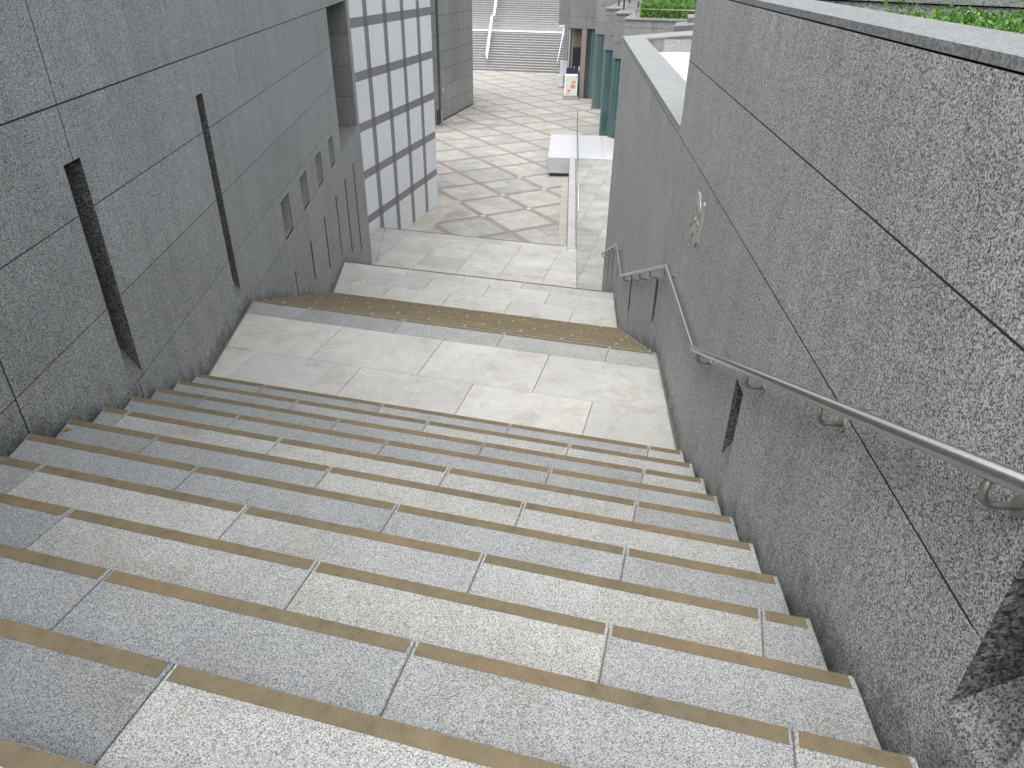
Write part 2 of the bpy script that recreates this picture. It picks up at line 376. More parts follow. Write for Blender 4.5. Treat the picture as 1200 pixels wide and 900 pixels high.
def flight(name, y1, z1, n, jf, tf, bounds, first=True):
    """n nosings; nosing 1 is the highest at (y1,z1) and belongs to the landing above"""
    fl = thing(name, G(-2, y1, z1), kind='structure')
    pts = []
    for i in range(n):
        y, z = y1+i*D, z1-i*R_
        if i > 0:
            slab_row(fl, y-D-.004, y, z, jf(i), tf(i), M['tread'], bounds, True, name='tread')
            riser_top = z-.05
        pts += [(y-.014, z-.007)]
        pts += [(y-.014, z-R_-.007)]
    pts = [(y1-.3, z1-.007)]+pts
    core(fl, pts, bounds)
    # riser facings
    for i in range(n):
        y, z = y1+i*D, z1-i*R_
        l, r = bounds(y)
        rb = MB(); rb.box(lambda a, b, c: G(a, b, c), (l, r), (y-.0135, y-.006), (z-R_-.002, z-.051))
        rb.build('riser', M['tread'], fl, color=TONE['g'])
    return fl
# flight 1: nosings n12 (top) ... n1 (just above the first landing).  y(n_i)=4.2092-(i-1)*.33, z=(29+i)*R_
Y1 = 4.2092
TT = {1: 'bbggl', 2: 'bgleel', 3: 'dbbglb', 4: 'bbbggb', 5: 'bblelb', 6: 'bbgel', 7: 'gbbgb', 8: 'bbelllg', 9: 'bbblegg', 10: 'bddbggg', 11: 'bbdelg', 12: 'gbdblg'}
def j1(i): k = 12-i; return A_ if k % 2 == 1 else B_
TS = {1: ['b', 'b', 'g', 'g', 'l'], 2: ['b', 'g', 'e', 'l', 'l'], 3: ['d', 'b', 'b', 'b', 'l', 'b'], 4: ['b', 'b', 'b', 'g', 'b'], 5: ['b', 'l', 'e', 'l', 'b'],
      6: ['b', 'b', 'e', 'l'], 7: ['b', 'b', 'g', 'b'], 8: ['b', 'l', 'm', 'l', 'g'], 9: ['b', 'm', 'e', 'g'], 10: ['b', 'b', 'g', 'm'], 11: ['b', 'd', 'l', 'l'], 12: ['g', 'g', 'b']}
f1 = flight('stairs', Y1-11*D, 41*R_, 12, j1, lambda i: TS[12-i], wall_bounds)
# top landing above the camera position
tl = thing('landing', G(-1, 0, 41*R_), kind='structure')
slab_row(tl, Y1-12*D-.004, Y1-11*D, 41*R_, B_, ['g', 'g', 'b', 'g'], M['tread'], wall_bounds, True)
for k in range(5):
    slab_row(tl, Y1-12*D-.004-(k+1)*.68, Y1-12*D-.008-k*.68, 41*R_, A_ if k % 2 else B_, ['g', 'm', 'l'], M['landing'], wall_bounds)
mb = MB(); mb.prism(gseg(-3.2, 2.1, -2.2, 1.2, Y1-12*D-3.6, Y1-11*D-.02), -.1, 41*R_-.0072); mb.build('landing_body', M['core'], tl)
# landing 1 (top at 29R)
ZL1 = 29*R_; M1 = 5.906
l1 = thing('landing', G(-2, 5, ZL1), kind='structure')
J0 = [-3.644-1.023*2, -3.644-1.023, -3.644, -2.619, -1.591, -.581, .44]
JA = [-5.176, -4.153, -3.130, -2.105, -1.083, -.06]; JB = [-4.64, -3.628, -2.617, -1.593, -.576, .45]
slab_row(l1, Y1-.004, 4.906, ZL1, JB, ['l', 'm', 'm', 'l', 'm', 'l'], M['landing'], wall_bounds)
slab_row(l1, 4.911, 5.592, ZL1, JA, ['l', 'm', 'l', 'm', 'l'], M['landing'], wall_bounds)
slab_row(l1, 5.597, M1, ZL1, J0, ['g', 'b', 'm', 'm', 'l'], M['tread'], wall_bounds, True)
mb = MB(); mb.prism(gseg(-4.6, 1.0, -5.2, .6, Y1-.02, M1-.02), -.1, ZL1-.0072); mb.build('landing_body', M['core'], l1)
# flight 2
J0b = [x-.51 for x in J0]+[.96]
f2 = flight('stairs', M1, ZL1, 12, lambda i: (J0b if i % 2 else J0), lambda i: ['g', 'b', 'm', 'b', 'g'], wall_bounds)
# landing 2 (top at 17R), 9.536+.. to 11.178
ZL2 = 17*R_; M12 = M1+11*D; P1 = 11.178
l2 = thing('landing', G(-3, 10.5, ZL2), kind='structure')
K0 = arange(-5.81-1.047, 1.047, 7); K1 = arange(-5.82-1.045, 1.0475, 7); K2 = arange(-5.28-1.045, 1.045, 7)
slab_row(l2, M12-.004, 10.360, ZL2, [x+.0 for x in K1], ['m', 'l', 'l', 'm', 'l'], M['landing'], wall_bounds, gap=.006)
slab_row(l2, 10.366, 10.872, ZL2, K2, ['l', 'm', 'l', 'l', 'm'], M['landing'], wall_bounds, gap=.006)
slab_row(l2, 10.878, P1, ZL2, K0, ['l', 'l', 'm', 'l', 'g', 'g'], M['landing'], wall_bounds, True, gap=.006)
mb = MB(); mb.prism(gseg(-5.8, -.6, -6.3, -1.0, M12-.02, P1-.02), -.1, ZL2-.0072); mb.build('landing_body', M['core'], l2)
K0b = [x+.52 for x in K0]
f3 = flight('stairs', P1, ZL2, 12, lambda i: (K0b if i % 2 else K0), lambda i: ['m', 'g', 'l', 'm'], lambda y: (xL(y, -GAPW), min(xR(y, -GAPW), 9)))
# ------------------------------------------------------------------ landing 3 and walkway (top at 5R)
ZL3 = 5*R_; P12 = P1+11*D; E3 = 17.865
XS = -8.5498           # striped wall plane
l3 = thing('landing', G(-5, 16.4, ZL3), kind='structure')
CUT = RF(.414, 15, 0)
def tiles(parent, xs, ys, z, mat, clips, tones, gap=.005, th=.06, name='slab', ch=.003):
    for i in range(len(xs)-1):
        for j in range(len(ys)-1):
            P = [G(xs[i]+gap/2, ys[j]+gap/2, 0), G(xs[i+1]-gap/2, ys[j]+gap/2, 0), G(xs[i+1]-gap/2, ys[j+1]-gap/2, 0), G(xs[i]+gap/2, ys[j+1]-gap/2, 0)]
            for P0, Nn in clips:
                P = clip(P, P0, Nn)
                if len(P) < 3: break
            if len(P) < 3 or area(P) < .01: continue
            mb = MB(); mb.prism(P, z-th, z, ch); mb.build(name, mat, parent, color=jit(TONE[random.choice(tones)], .05))
rows3 = [P12-.02, 15.49, 16.16, 16.825, 17.49]
tiles(l3, [XS]+arange(-7.50, 1.0665, 8), rows3, ZL3, M['landing'], [(CUT, -HR)], 'mlml', gap=.008)
tiles(l3, [XS, -8.02, -6.97, -5.924, -4.86, -3.80, -2.8], [17.49, E3], ZL3, M['landing'], [(RF(.17, 15, 0), -HR)], 'ggm', gap=.006)
tiles(l3, [-4.2, -2.8], [17.49, E3+.06], ZL3, M['landing'], [(RF(.178, 15, 0), HR), (CUT, -HR)], 'ml', gap=.006)
def wr(y0, y1): return arange(y0, .6675, 30)
walk = thing('walkway', G(-2.5, 20, ZL3), kind='structure')
tiles(walk, arange(-2.444-.712*8, .712, 24), [P12-.02]+arange(15.49, .6675, 24), ZL3, M['pave'], [(RF(.421, 15, 0), HR), (RF(0, 27.90, 0), -DR), (RF(7.0, 0, 0), -HR)], 'gmlb', gap=.007)
bodyP = [RF(.18, 14.6, 0), RF(7, 14.6, 0), RF(7, 27.9, 0), RF(.18, 27.9, 0)]
mb = MB(); mb.prism(bodyP, -.1, ZL3-.0072); mb.build('walkway_body', M['core'], walk)
mb = MB(); mb.prism([G(XS, P12-.02, 0), G(-2.0, P12-.02, 0), G(-2.0, 15.6, 0), G(-2.75, 17.5, 0), G(-3.0, E3-.02, 0), G(XS, E3-.02, 0)], -.1, ZL3-.0074); mb.build('landing_body', M['core'], l3)
# nosing strip at the edge of landing 3 and the five low steps below it
s = MB(); s.prism([G(XS+.02, E3-.05, 0), G(-3.19, E3-.05, 0), G(-3.2, E3-.004, 0), G(XS+.02, E3-.004, 0)], ZL3-.01, ZL3+.002); s.build('nosing_strip', M['strip'], l3)
f4 = flight('stairs', E3, ZL3, 5, lambda i: arange(-7.5+.53*(i % 2), 1.0665, 5), lambda i: ['g', 'm', 'l'], lambda y: (XS+.01, toG(RF(.17, 17.9+(y-17.865), 0))[0]-.02))
# ------------------------------------------------------------------ plaza
pz = thing('plaza', (0, 25, 0), kind='structure')
a_ = Vector((.909, -1.546, 0)); b_ = Vector((1.518, .869, 0))
a1 = a_.normalized(); b1 = Vector((-a1.y, a1.x, 0)); LA, LB = 1.793, 1.752
O0 = Vector((-.436, 25.259, 0)); BW = .205
def LP(u, v): return O0+a1*u+b1*v
def inside(p):
    x, y = toG(p)
    if y < 18.6 or p.y > 60.5: return False
    if y < 22.9 and x < XS-.3: return False
    if x < (-14.2 if y < 41.5 else -24): return False
    if p.y < 28.5 and p.dot(HR) > .75: return False
    if p.x > 6.2: return False
    if y > 46 and x > -6: return False
    if y > 58: return False
    return True
pieces = []
for i in range(-34, 14):
    for j in range(-22, 24):
        c = LP(i*LA, j*LB)
        u0, v0 = i*LA+BW/2, j*LB+BW/2; u1, v1 = (i+1)*LA-BW/2, (j+1)*LB-BW/2
        um, vm = (u0+u1)/2, (v0+v1)/2
        gq = .004
        for (ua, ub) in ((u0, um), (um, u1)):
            for (va, vb) in ((v0, vm), (vm, v1)):
                q = [LP(ua+gq, va+gq), LP(ub-gq, va+gq), LP(ub-gq, vb-gq), LP(ua+gq, vb-gq)]
                pieces.append(('paving_tile', q, (q[0]+q[2])/2))
        pieces.append(('band_tile', [LP(i*LA+.005-BW/2, j*LB-BW/2), LP(i*LA+LA-BW/2-.005, j*LB-BW/2), LP(i*LA+LA-BW/2-.005, j*LB+BW/2), LP(i*LA-BW/2+.005, j*LB+BW/2)], LP(i*LA+LA/2, j*LB)))
        pieces.append(('band_tile', [LP(i*LA-BW/2, j*LB+BW/2), LP(i*LA+BW/2, j*LB+BW/2), LP(i*LA+BW/2, j*LB+LB-BW/2), LP(i*LA-BW/2, j*LB+LB-BW/2)], LP(i*LA, j*LB+LB/2)))
# border lines of the near end of the plaza: left border beside the striped wall, right border beside the walkway
LBn = [(G(-7.86, 0, 0), h)]
cnt = {'paving_tile': 0, 'band_tile': 0}
pieces = [p for p in pieces if inside(p[2])]
pieces.sort(key=lambda p: (p[2]-Vector((0, 0, 0))).length)
rest = {'paving_tile': MB(), 'band_tile': MB()}
for nm, q, c in pieces:
    P = q
    gx, gy = toG(c)
    if c.dot(DR) < 28.2: P = clip(P, RF(-.082, 0, 0), -HR)
    P = clip(P, G(0, 18.9, 0), g) if len(P) > 2 else P
    if len(P) < 3 or area(P) < .004: continue
    mat = M['pave'] if nm == 'paving_tile' else M['band']
    z = 0.0 if nm == 'paving_tile' else .0015
    if cnt[nm] < 296:
        cnt[nm] += 1
        mb = MB(); mb.prism(P, -.05, z+random.uniform(-.001, .001), .002)
        tones = [(1.0, 1.0, 1.0), (.93, .95, .96), (1.07, 1.06, 1.02), (.84, .87, .90), (1.02, 1.01, .98)]
        mb.build(nm, mat, pz, color=jit(random.choice(tones) if nm == 'paving_tile' else (1, 1, 1), .06))
    else: rest[nm].prism(P, -.05, z)
for nm in rest:
    if rest[nm].f:
        o = rest[nm].build(nm, M['pave'] if nm == 'paving_tile' else M['band'], pz, color=(1, 1, 1)); o['kind'] = 'stuff'
for (i, j) in [(0, 0), (1, 0), (-1, 0), (0, -1), (-1, -1), (1, -1), (-1, 1), (0, 1), (-2, -1), (2, 0)]:
    c = LP(i*LA, j*LB)
    if not inside(c) or c.dot(HR) > -.15 or toG(c)[0] < -7.8: continue
    mb = MB(); mb.prism([c+Vector((math.cos(t)*.085, math.sin(t)*.085, 0)) for t in [k*math.pi/6 for k in range(12)]], -.01, .006, .003); mb.build('paving_stud', M['white_stone'], pz)
# borders
for k in range(8):
    y0 = 18.9+k*.62
    if y0 > 22.9: break
    mb = MB(); mb.prism([G(XS-.02, y0+.003, 0), G(-7.845, y0+.003, 0), G(-7.845, min(y0+.617, 23.4), 0), G(XS-.02, min(y0+.617, 23.4), 0)], -.05, .006, .002); mb.build('border_slab', M['pave'], pz, color=jit((1.08, 1.06, 1.0), .04))
for k in range(12):
    s0 = 19.2+k*.74
    if s0 > 27.9: break
    mb = MB(); mb.prism([RF(-.078, s0+.003, 0), RF(.172, s0+.003, 0), RF(.172, s0+.737, 0), RF(-.078, s0+.737, 0)], -.05, .006, .002); mb.build('border_slab', M['pave'], pz, color=jit((1.08, 1.06, 1.0), .04))
mb = MB(); mb.prism([G(-15.5, 18.6, 0), G(6, 18.6, 0), G(6, 60, 0), G(-20, 60, 0)], -.11, -.006); mb.build('paving_bed', M['core'], pz)
# ------------------------------------------------------------------ panelled walls
def grid_panel(mb, F, s0, s1, z0, z1, ops, th=.03, m=0):
    ss = sorted(set([s0, s1]+[v for o in ops for v in (o[0], o[1]) if s0 < v < s1])); zs = sorted(set([z0, z1]+[v for o in ops for v in (o[2], o[3]) if z0 < v < z1]))
    def full(i, j, edge=False):
        if i < 0 or j < 0 or i >= len(ss)-1 or j >= len(zs)-1: return False
        if edge: return True
        cs, cz = (ss[i]+ss[i+1])/2, (zs[j]+zs[j+1])/2
        return not any(o[0] < cs < o[1] and o[2] < cz < o[3] for o in ops)
    any_ = False
    for i in range(len(ss)-1):
        for j in range(len(zs)-1):
            if not full(i, j): continue
            any_ = True
            A, B, C, E = ss[i], ss[i+1], zs[j], zs[j+1]
            mb.poly([F(A, 0, C), F(B, 0, C), F(B, 0, E), F(A, 0, E)], m)
            if not full(i-1, j, True): mb.poly([F(A, 0, C), F(A, 0, E), F(A, th, E), F(A, th, C)], m)
            if not full(i+1, j, True): mb.poly([F(B, 0, C), F(B, th, C), F(B, th, E), F(B, 0, E)], m)
            if not full(i, j-1, True): mb.poly([F(A, 0, C), F(A, th, C), F(B, th, C), F(B, 0, C)], m)
            if not full(i, j+1, True): mb.poly([F(A, 0, E), F(B, 0, E), F(B, th, E), F(A, th, E)], m)
    return any_
def floor_z(s, F):
    y = toG(F(s, 0, 0))[1]
    if y < Y1-11*D: return 41*R_
    if y < Y1: return 41*R_-(y-(Y1-11*D))/D*R_
    if y < M1: return ZL1
    if y < M12: return ZL1-(y-M1)/D*R_
    if y < P1: return ZL2
    if y < P12: return ZL2-(y-P1)/D*R_
    return ZL3
def clad(parent, F, ss, zs, ops, mat, gap_s=.003, gap_z=.006, name='wall_panel', under=.4, gz=None, gs=None):
    for i in range(len(ss)-1):
        for j in range(len(zs)-1):
            s0, s1, z0, z1 = ss[i], ss[i+1], zs[j], zs[j+1]
            if z1 < min(floor_z(s0, F), floor_z(s1, F))-under: continue
            ga = (gz or {}).get(round(z0, 2), gap_z)/2; gb = (gz or {}).get(round(z1, 2), gap_z)/2
            o = [q for q in ops if q[0] < s1 and q[1] > s0 and q[2] < z1 and q[3] > z0]
            mb = MB(); sa = (gs or {}).get(round(s0, 2), gap_s)/2; sb_ = (gs or {}).get(round(s1, 2), gap_s)/2
            if grid_panel(mb, F, s0+sa, s1-sb_, z0+ga, z1-gb, o):
                mb.build(name, mat, parent, color=jit((1, 1, 1), .06))
def recess(parent, F, s0, s1, z0, z1, depth, slope, mat, sillmat=None, name='slot_recess', back=True, e=.0):
    mb = MB(); d = depth; zr = min(z0+slope*d, z1)
    mb.poly([F(s0, 0, z0), F(s0, 0, z1), F(s0, d, z1), F(s0, d, zr)])
    mb.poly([F(s1, 0, z0), F(s1, 0, z1), F(s1, d, z1), F(s1, d, zr)])
    mb.poly([F(s0, 0, z1), F(s1, 0, z1), F(s1, d, z1), F(s0, d, z1)])
    mb.poly([F(s0, d, zr), F(s1, d, zr), F(s1, d, z1), F(s0, d, z1)])
    o = mb.build(name, mat, parent, recalc=False, color=(1, 1, 1))
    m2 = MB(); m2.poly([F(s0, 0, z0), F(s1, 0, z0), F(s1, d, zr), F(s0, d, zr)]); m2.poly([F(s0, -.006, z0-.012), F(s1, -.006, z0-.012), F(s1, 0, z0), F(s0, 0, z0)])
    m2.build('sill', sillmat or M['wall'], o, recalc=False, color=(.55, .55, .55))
    return o
# ---- left wall
lw = thing('granite_wall', LW(8, 0, 0), 'tall speckled grey granite wall left of the stairs, with upright slots and four small square openings', 'wall')
LZ = [6.50-.585*k for k in range(-5, 12)]; LZ.sort()
LS = [round(3.11+1.178*k, 3) for k in range(-6, 11)]
LS[-1] = 15.0
LS += [16.25]
slotsL = [(4.17, 4.37, 4.77, 6.20, 1.9), (6.49, 6.665, 4.375, 6.205, 1.8)]
winsL = [(8.66, 9.15, 4.175, 4.66), (9.86, 10.32, 4.18, 4.645), (11.055, 11.545, 4.17, 4.642), (12.28, 12.74, 4.16, 4.626)]
thinL = [(8.86, 8.91, 3.33, 3.685), (9.97, 10.055, 3.13, 3.70), (11.165, 11.26, 2.82, 3.675), (12.38, 12.48, 2.62, 3.665), (13.51, 13.63, 2.22, 3.65), (14.72, 14.85, 1.80, 3.65)]
notchL = (13.50, 15.85, 4.163, 6.5)
opsL = [q[:4] for q in slotsL]+winsL+thinL+[notchL]
clad(lw, LW, LS, LZ, opsL, M['wall'], gz={6.5: .010, 5.92: .007, 5.91: .007, 5.33: .006, 4.75: .005, 4.74: .005}, gs={3.11: .012, 4.29: .010})
def wall_core(parent, F, s0, s1, z0, z1, ops, d0, d1, name='wall_body'):
    mb = MB()
    ss = sorted(set([s0, s1]+[v for o in ops for v in o[:2] if s0 < v < s1])); zs = sorted(set([z0, z1]+[v for o in ops for v in o[2:4] if z0 < v < z1]))
    for i in range(len(ss)-1):
        for j in range(len(zs)-1):
            cs, cz = (ss[i]+ss[i+1])/2, (zs[j]+zs[j+1])/2
            if any(o[0] < cs < o[1] and o[2] < cz < o[3] for o in ops): continue
            mb.poly([F(ss[i], d0, zs[j]), F(ss[i+1], d0, zs[j]), F(ss[i+1], d0, zs[j+1]), F(ss[i], d0, zs[j+1])])
    mb.poly([F(s0, d1, z0), F(s1, d1, z0), F(s1, d1, z1), F(s0, d1, z1)]); mb.poly([F(s0, d0, z1), F(s1, d0, z1), F(s1, d1, z1), F(s0, d1, z1)])
    mb.poly([F(s0, d0, z0), F(s0, d1, z0), F(s0, d1, z1), F(s0, d0, z1)]); mb.poly([F(s1, d0, z0), F(s1, d1, z0), F(s1, d1, z1), F(s1, d0, z1)])
    return mb.build(name, M['joint'], parent, recalc=False)
wall_core(lw, LW, LS[0], 16.245, -.1, 9.4, opsL, .0008, 2.2)
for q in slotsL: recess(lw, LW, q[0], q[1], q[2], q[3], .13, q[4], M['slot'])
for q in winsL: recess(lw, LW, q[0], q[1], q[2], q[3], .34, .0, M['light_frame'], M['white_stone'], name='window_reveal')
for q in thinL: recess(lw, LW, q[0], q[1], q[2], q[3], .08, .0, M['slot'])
for q in winsL:      # thin pale frame round each opening
    mb = MB(); w_ = .011
    for (a, b, c, e) in ((q[0]-w_, q[1]+w_, q[2]-w_, q[2]), (q[0]-w_, q[1]+w_, q[3], q[3]+w_), (q[0]-w_, q[0], q[2], q[3]), (q[1], q[1]+w_, q[2], q[3])):
        mb.box(lambda s_, d_, z_: LW(s_, d_, z_), (a, b), (-.004, .02), (c, e))
    mb.build('window_frame', M['light_frame'], lw)
# the tall niche near the far end: back, jambs clad in panels, sill
ni = MB(); s0, s1, z0, z1 = notchL; dd = 1.5
ni.poly([LW(s0, dd, z0), LW(s1, dd, z0), LW(s1, dd, z1), LW(s0, dd, z1)]); ni.poly([LW(s0, .0, z1), LW(s1, 0, z1), LW(s1, dd, z1), LW(s0, dd, z1)]); ni.poly([LW(s0, .03, z0), LW(s0, dd, z0), LW(s0, dd, z1), LW(s0, .03, z1)])
nio = ni.build('niche', M['wall'], lw, recalc=False, color=(.8, .8, .8))
ns = MB(); ns.poly([LW(s0, 0, z0), LW(s1, 0, z0), LW(s1, dd, z0), LW(s0, dd, z0)]); ns.build('sill', M['coping'], nio, recalc=False, color=(1, 1, 1))
zz = [z0]+[z for z in LZ if z0+.1 < z < z1-.1]+[z1]
for k in range(len(zz)-1):
    for (da, db) in ((0.0, .74), (.745, 1.5)):
        mb = MB(); mb.box(lambda d_, s_, z_: LW(s_, d_, z_), (da+.002, db-.002), (s1, s1+.03), (zz[k]+.004, zz[k+1]-.004)); mb.build('jamb_panel', M['wall'], nio, color=jit((.72, .70, .68), .05))
jb = MB(); jb.poly([LW(s1+.012, .004, z0), LW(s1+.012, dd, z0), LW(s1+.012, dd, z1), LW(s1+.012, .004, z1)]); jb.build('jamb_backing', M['joint'], nio, recalc=False)
# end face of the left wall
ef = MB(); ef.box(lambda s_, d_, z_: LW(s_, d_, z_), (16.246, 16.262), (0.002, 2.2), (0, 9.4)); ef.build('end_panel', M['wall'], lw, color=(1, 1, 1))
# ---- right wall
rw = thing('granite_wall', RW(7, 0, 0), 'speckled grey granite wall right of the stairs carrying the steel handrail', 'wall')
RZhi = [5.98, 6.557, 7.026]
RZ = [5.98-.595*k for k in range(0, 11)]; RZ.sort()
RSs = [2.09+1.09*k for k in range(-6, 12)]
RSs = [s_ for s_ in RSs if s_ < 14.3]+[14.45]
slotsR = [(.90, 1.096, 5.767, 6.30, 1.1), (3.08, 3.238, 4.90, 5.385, 1.9), (6.33, 6.50, 4.13, 4.62, 1.9), (8.60, 8.76, 3.20, 3.70, 1.9), (10.82, 10.93, 2.80, 3.21, 1.9), (11.90, 11.99, 2.36, 2.87, 1.9), (13.03, 13.13, 1.85, 2.42, 1.9)]
opsR = [q[:4] for q in slotsR]
clad(rw, RW, RSs, RZ, opsR, M['wall'], gap_s=.002, gap_z=.003, gz={5.98: .009, 5.39: .004, 5.38: .004})
hiS = [s_ for s_ in RSs if s_ < 6.2]+[6.22]
clad(rw, RW, [s_ for s_ in hiS], RZhi, opsR, M['wall'], gap_s=.0012, gz={6.56: .008, 5.98: .009}, gap_z=.004)
low = [6.22]+[s_ for s_ in RSs if s_ > 6.3]
for i in range(len(low)-1):
    mb = MB(); grid_panel(mb, RW, low[i]+.001, low[i+1]-.001, 5.984, 6.022, []); mb.build('wall_panel', M['wall'], rw, color=jit((1, 1, 1), .03))
wall_core(rw, RW, RSs[0], .86, -.1, 7.0, opsR, .0008, .34)
wall_core(rw, RW, .86, 1.14, -.1, 7.0, [], .32, .34)
wall_core(rw, RW, 1.14, 6.21, -.1, 7.0, opsR, .0008, .34)
wall_core(rw, RW, 6.211, 14.445, -.1, 6.0, opsR, .0008, .36)
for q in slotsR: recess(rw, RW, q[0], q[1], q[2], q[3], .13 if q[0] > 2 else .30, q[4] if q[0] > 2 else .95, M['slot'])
eb = MB(); eb.box(lambda s_, d_, z_: RW(s_, d_, z_), (14.447, 14.46), (.002, 2.2), (0, 6.02)); eb.build('end_panel', M['wall'], rw, color=(1, 1, 1))
eh = MB(); eh.box(lambda s_, d_, z_: RW(s_, d_, z_), (6.212, 6.225), (.002, 3.0), (5.7, 7.02)); eh.build('end_panel', M['wall'], rw, color=(1, 1, 1))
# copings: low one over the far part, thicker one over the near part
for k in range(7):
    s0 = 6.23+k*1.19; s1 = min(s0+1.19, 14.47)
    mb = MB(); mb.box(lambda s_, d_, z_: RW(s_, d_, z_), (s0+.0015, s1-.0015), (-.008, .385), (6.026, 6.06)); mb.build('coping_slab', M['coping'], rw, color=jit((1.22, 1.24, 1.24), .02))
gp = MB(); gp.box(lambda s_, d_, z_: RW(s_, d_, z_), (-4, 6.22), (.02, .33), (7.02, 7.034)); gp.build('shadow_gap', M['joint'], rw)
for k in range(6):
    s0 = 6.22-(k+1)*1.7; s1 = s0+1.7
    mb = MB(); mb.box(lambda s_, d_, z_: RW(s_, d_, z_), (s0+.001, s1-.001), (.0, .325), (7.031, 7.058)); mb.build('coping_slab', M['coping'], rw, color=jit((.98, .99, 1.0), .03))
# ---- light well behind the low coping
well = thing('light_well', RW(10, 1.2, 5.8), 'recessed roof light well with pale floor behind the low coping of the right wall', 'light well')
fl_ = MB(); fl_.box(lambda s_, d_, z_: RW(s_, d_, z_), (6.22, 16.5), (.36, 4.0), (5.70, 5.815)); fl_.build('well_floor', M['gravel'], well)
jn = MB()
for s_ in (9.6, 11.35, 13.1): jn.box(lambda a, b, c: RW(a, b, c), (s_, s_+.012), (.4, 3.6), (5.815, 5.8165))
jn.build('floor_joint', M['joint'], well)
fw = MB()
cA = G(-1.255, 14.09, 0); cB = G(-.50, 15.17, 0); cdir = (cB-cA).normalized()
oA = G(-1.693, 14.313, 0); oB = G(-.933, 15.543, 0); odir = (oB-oA).normalized()
fw.prism([cA, cA+cdir*4.5, oA+odir*5.2, oA+Vector((.02, 0, 0))], 4.0, 6.026); fw.build('well_wall', M['conc'], well)
cp = MB(); cp.prism([cA-Vector((.02, .03, 0)), cA+cdir*4.5-Vector((.02, .03, 0)), oA+odir*5.2, oA], 6.03, 6.062, .002); cp.build('coping_slab', M['coping'], well, color=(1.25, 1.25, 1.2))
for (p0, p1, zt) in (((3.06, 15.55), (3.30, 16.6), 6.15), ((3.52, 16.5), (3.75, 17.7), 6.24)):
    mb = MB(); P0 = Vector((p0[0], p0[1], 0)); mb.prism([P0, P0+cdir*2.6, P0+cdir*2.6+Vector((.2, 1.0, 0)), Vector((p1[0], p1[1], 0))], zt-.12, zt, .003); mb.build('raised_slab', M['coping'], well, color=(.9, .9, .88))
    mb = MB(); mb.prism([P0+Vector((.03, .03, 0)), P0+cdir*2.55+Vector((0, .04, 0)), P0+cdir*2.5+Vector((.2, .9, 0)), Vector((p1[0]+.03, p1[1]-.03, 0))], 0, zt-.12); mb.build('slab_support', M['wall_far'], well, color=(1, 1, 1))
# pebbles and debris along the well floor
pb = MB(); rr = random.Random(3)
for k in range(26):
    p = RW(6.6+rr.random()*7.2, .42+rr.random()*2.0, 5.817) if k % 2 else cA+cdir*rr.random()*3+Vector((.02, -.05-rr.random()*.1, 5.817))
    q = rr.uniform(.012, .03)
    pb.prism([p+Vector((math.cos(t)*q, math.sin(t)*q*.7, 0)) for t in (0, 1.2, 2.4, 3.7, 5.0)], 5.814, 5.817+q*.6)
po = pb.build('pebble_litter', M['soil']); tag(po, 'scattered dark pebbles and litter on the pale light well floor', 'pebbles', kind='stuff')
# ---- planter behind the near coping
pl = thing('planter', RW(3, .6, 7.0), 'raised bed of soil behind the top coping of the right wall', 'planter')
sb = MB(); sb.box(lambda s_, d_, z_: RW(s_, d_, z_), (-4, 6.2), (.33, 2.6), (6.5, 7.0)); sb.build('soil_bed', M['soil'], pl)
bw = thing('parapet_wall', RW(3, 2, 7.0), 'low granite parapet with coping behind the planted bed', 'wall')
PO = RF(1.7, 4.5, 0); PU = (HR*.804-DR*.595); PN = (HR*.595+DR*.804)
def PW(u, d_, z_): return PO+PU*u+PN*d_+Zv*z_
for (a, b) in ((-.53, .06), (.06, .66)):
    mb = MB(); mb.box(PW, (a+.002, b-.002), (0, .03), (6.88, 7.044)); mb.build('wall_panel', M['wall'], bw, color=jit((.62, .62, .62), .04))
    mb = MB(); mb.box(PW, (a+.0015, b-.0015), (-.015, .5), (7.052, 7.092)); mb.build('coping_slab', M['coping'], bw, color=jit((.85, .9, .85), .04))
bb = MB(); bb.box(PW, (-.52, .65), (.02, .45), (6.88, 7.05)); bb.build('wall_body', M['joint'], bw)
# leaves: cards in clumps
def leaf_cloud(name, mat, fpos, n, size, seed, label, cat, up=.5, kind='stuff', parent=None):
    r = random.Random(seed); v = []; f = []
    for k in range(n):
        p = fpos(r)
        if p is None: continue
        s_ = size*r.uniform(.6, 1.3)
        d = Vector((r.gauss(0, 1), r.gauss(0, 1), r.gauss(0, .5)+up)).normalized(); u = d.orthogonal().normalized()
        u.rotate(Matrix.Rotation(r.uniform(0, 6.28), 3, d)); w2 = d.cross(u)
        b = len(v); v += [p-u*s_, p+w2*s_*.42-u*s_*.2, p+u*s_+d*s_*-.15, p-w2*s_*.42-u*s_*.2]; f.append((b, b+1, b+2, b+3))
    me = bpy.data.meshes.new(name); me.from_pydata(v, [], f); me.materials.append(mat)
    o = bpy.data.objects.new(name, me); COL.objects.link(o); tag(o, label, cat, kind=kind); return o
def bedpos(r):
    s_ = r.uniform(-.3, 5.2); d_ = .335+abs(r.gauss(0, .55))
    p = RW(s_, d_, 0)
    if d_ > 2.3 or (p-PO).dot(PN) > -.01 and (p-PO).dot(PU) < .68: return None
    if s_ > 3.0-(d_-.34)*.25 and r.random() < (s_-2.9)/.7: return None
    hgt = .055+.05*noise.noise(Vector((s_*6, d_*6, 1.3)))
    return p+Zv*(6.985+r.uniform(.2, 1)*max(hgt, .02)+.02)
leaf_cloud('ground_cover', M['leaf'], bedpos, 40000, .0105, 5, 'bright green small-leaved ground cover in the raised bed at top right', 'ground cover')
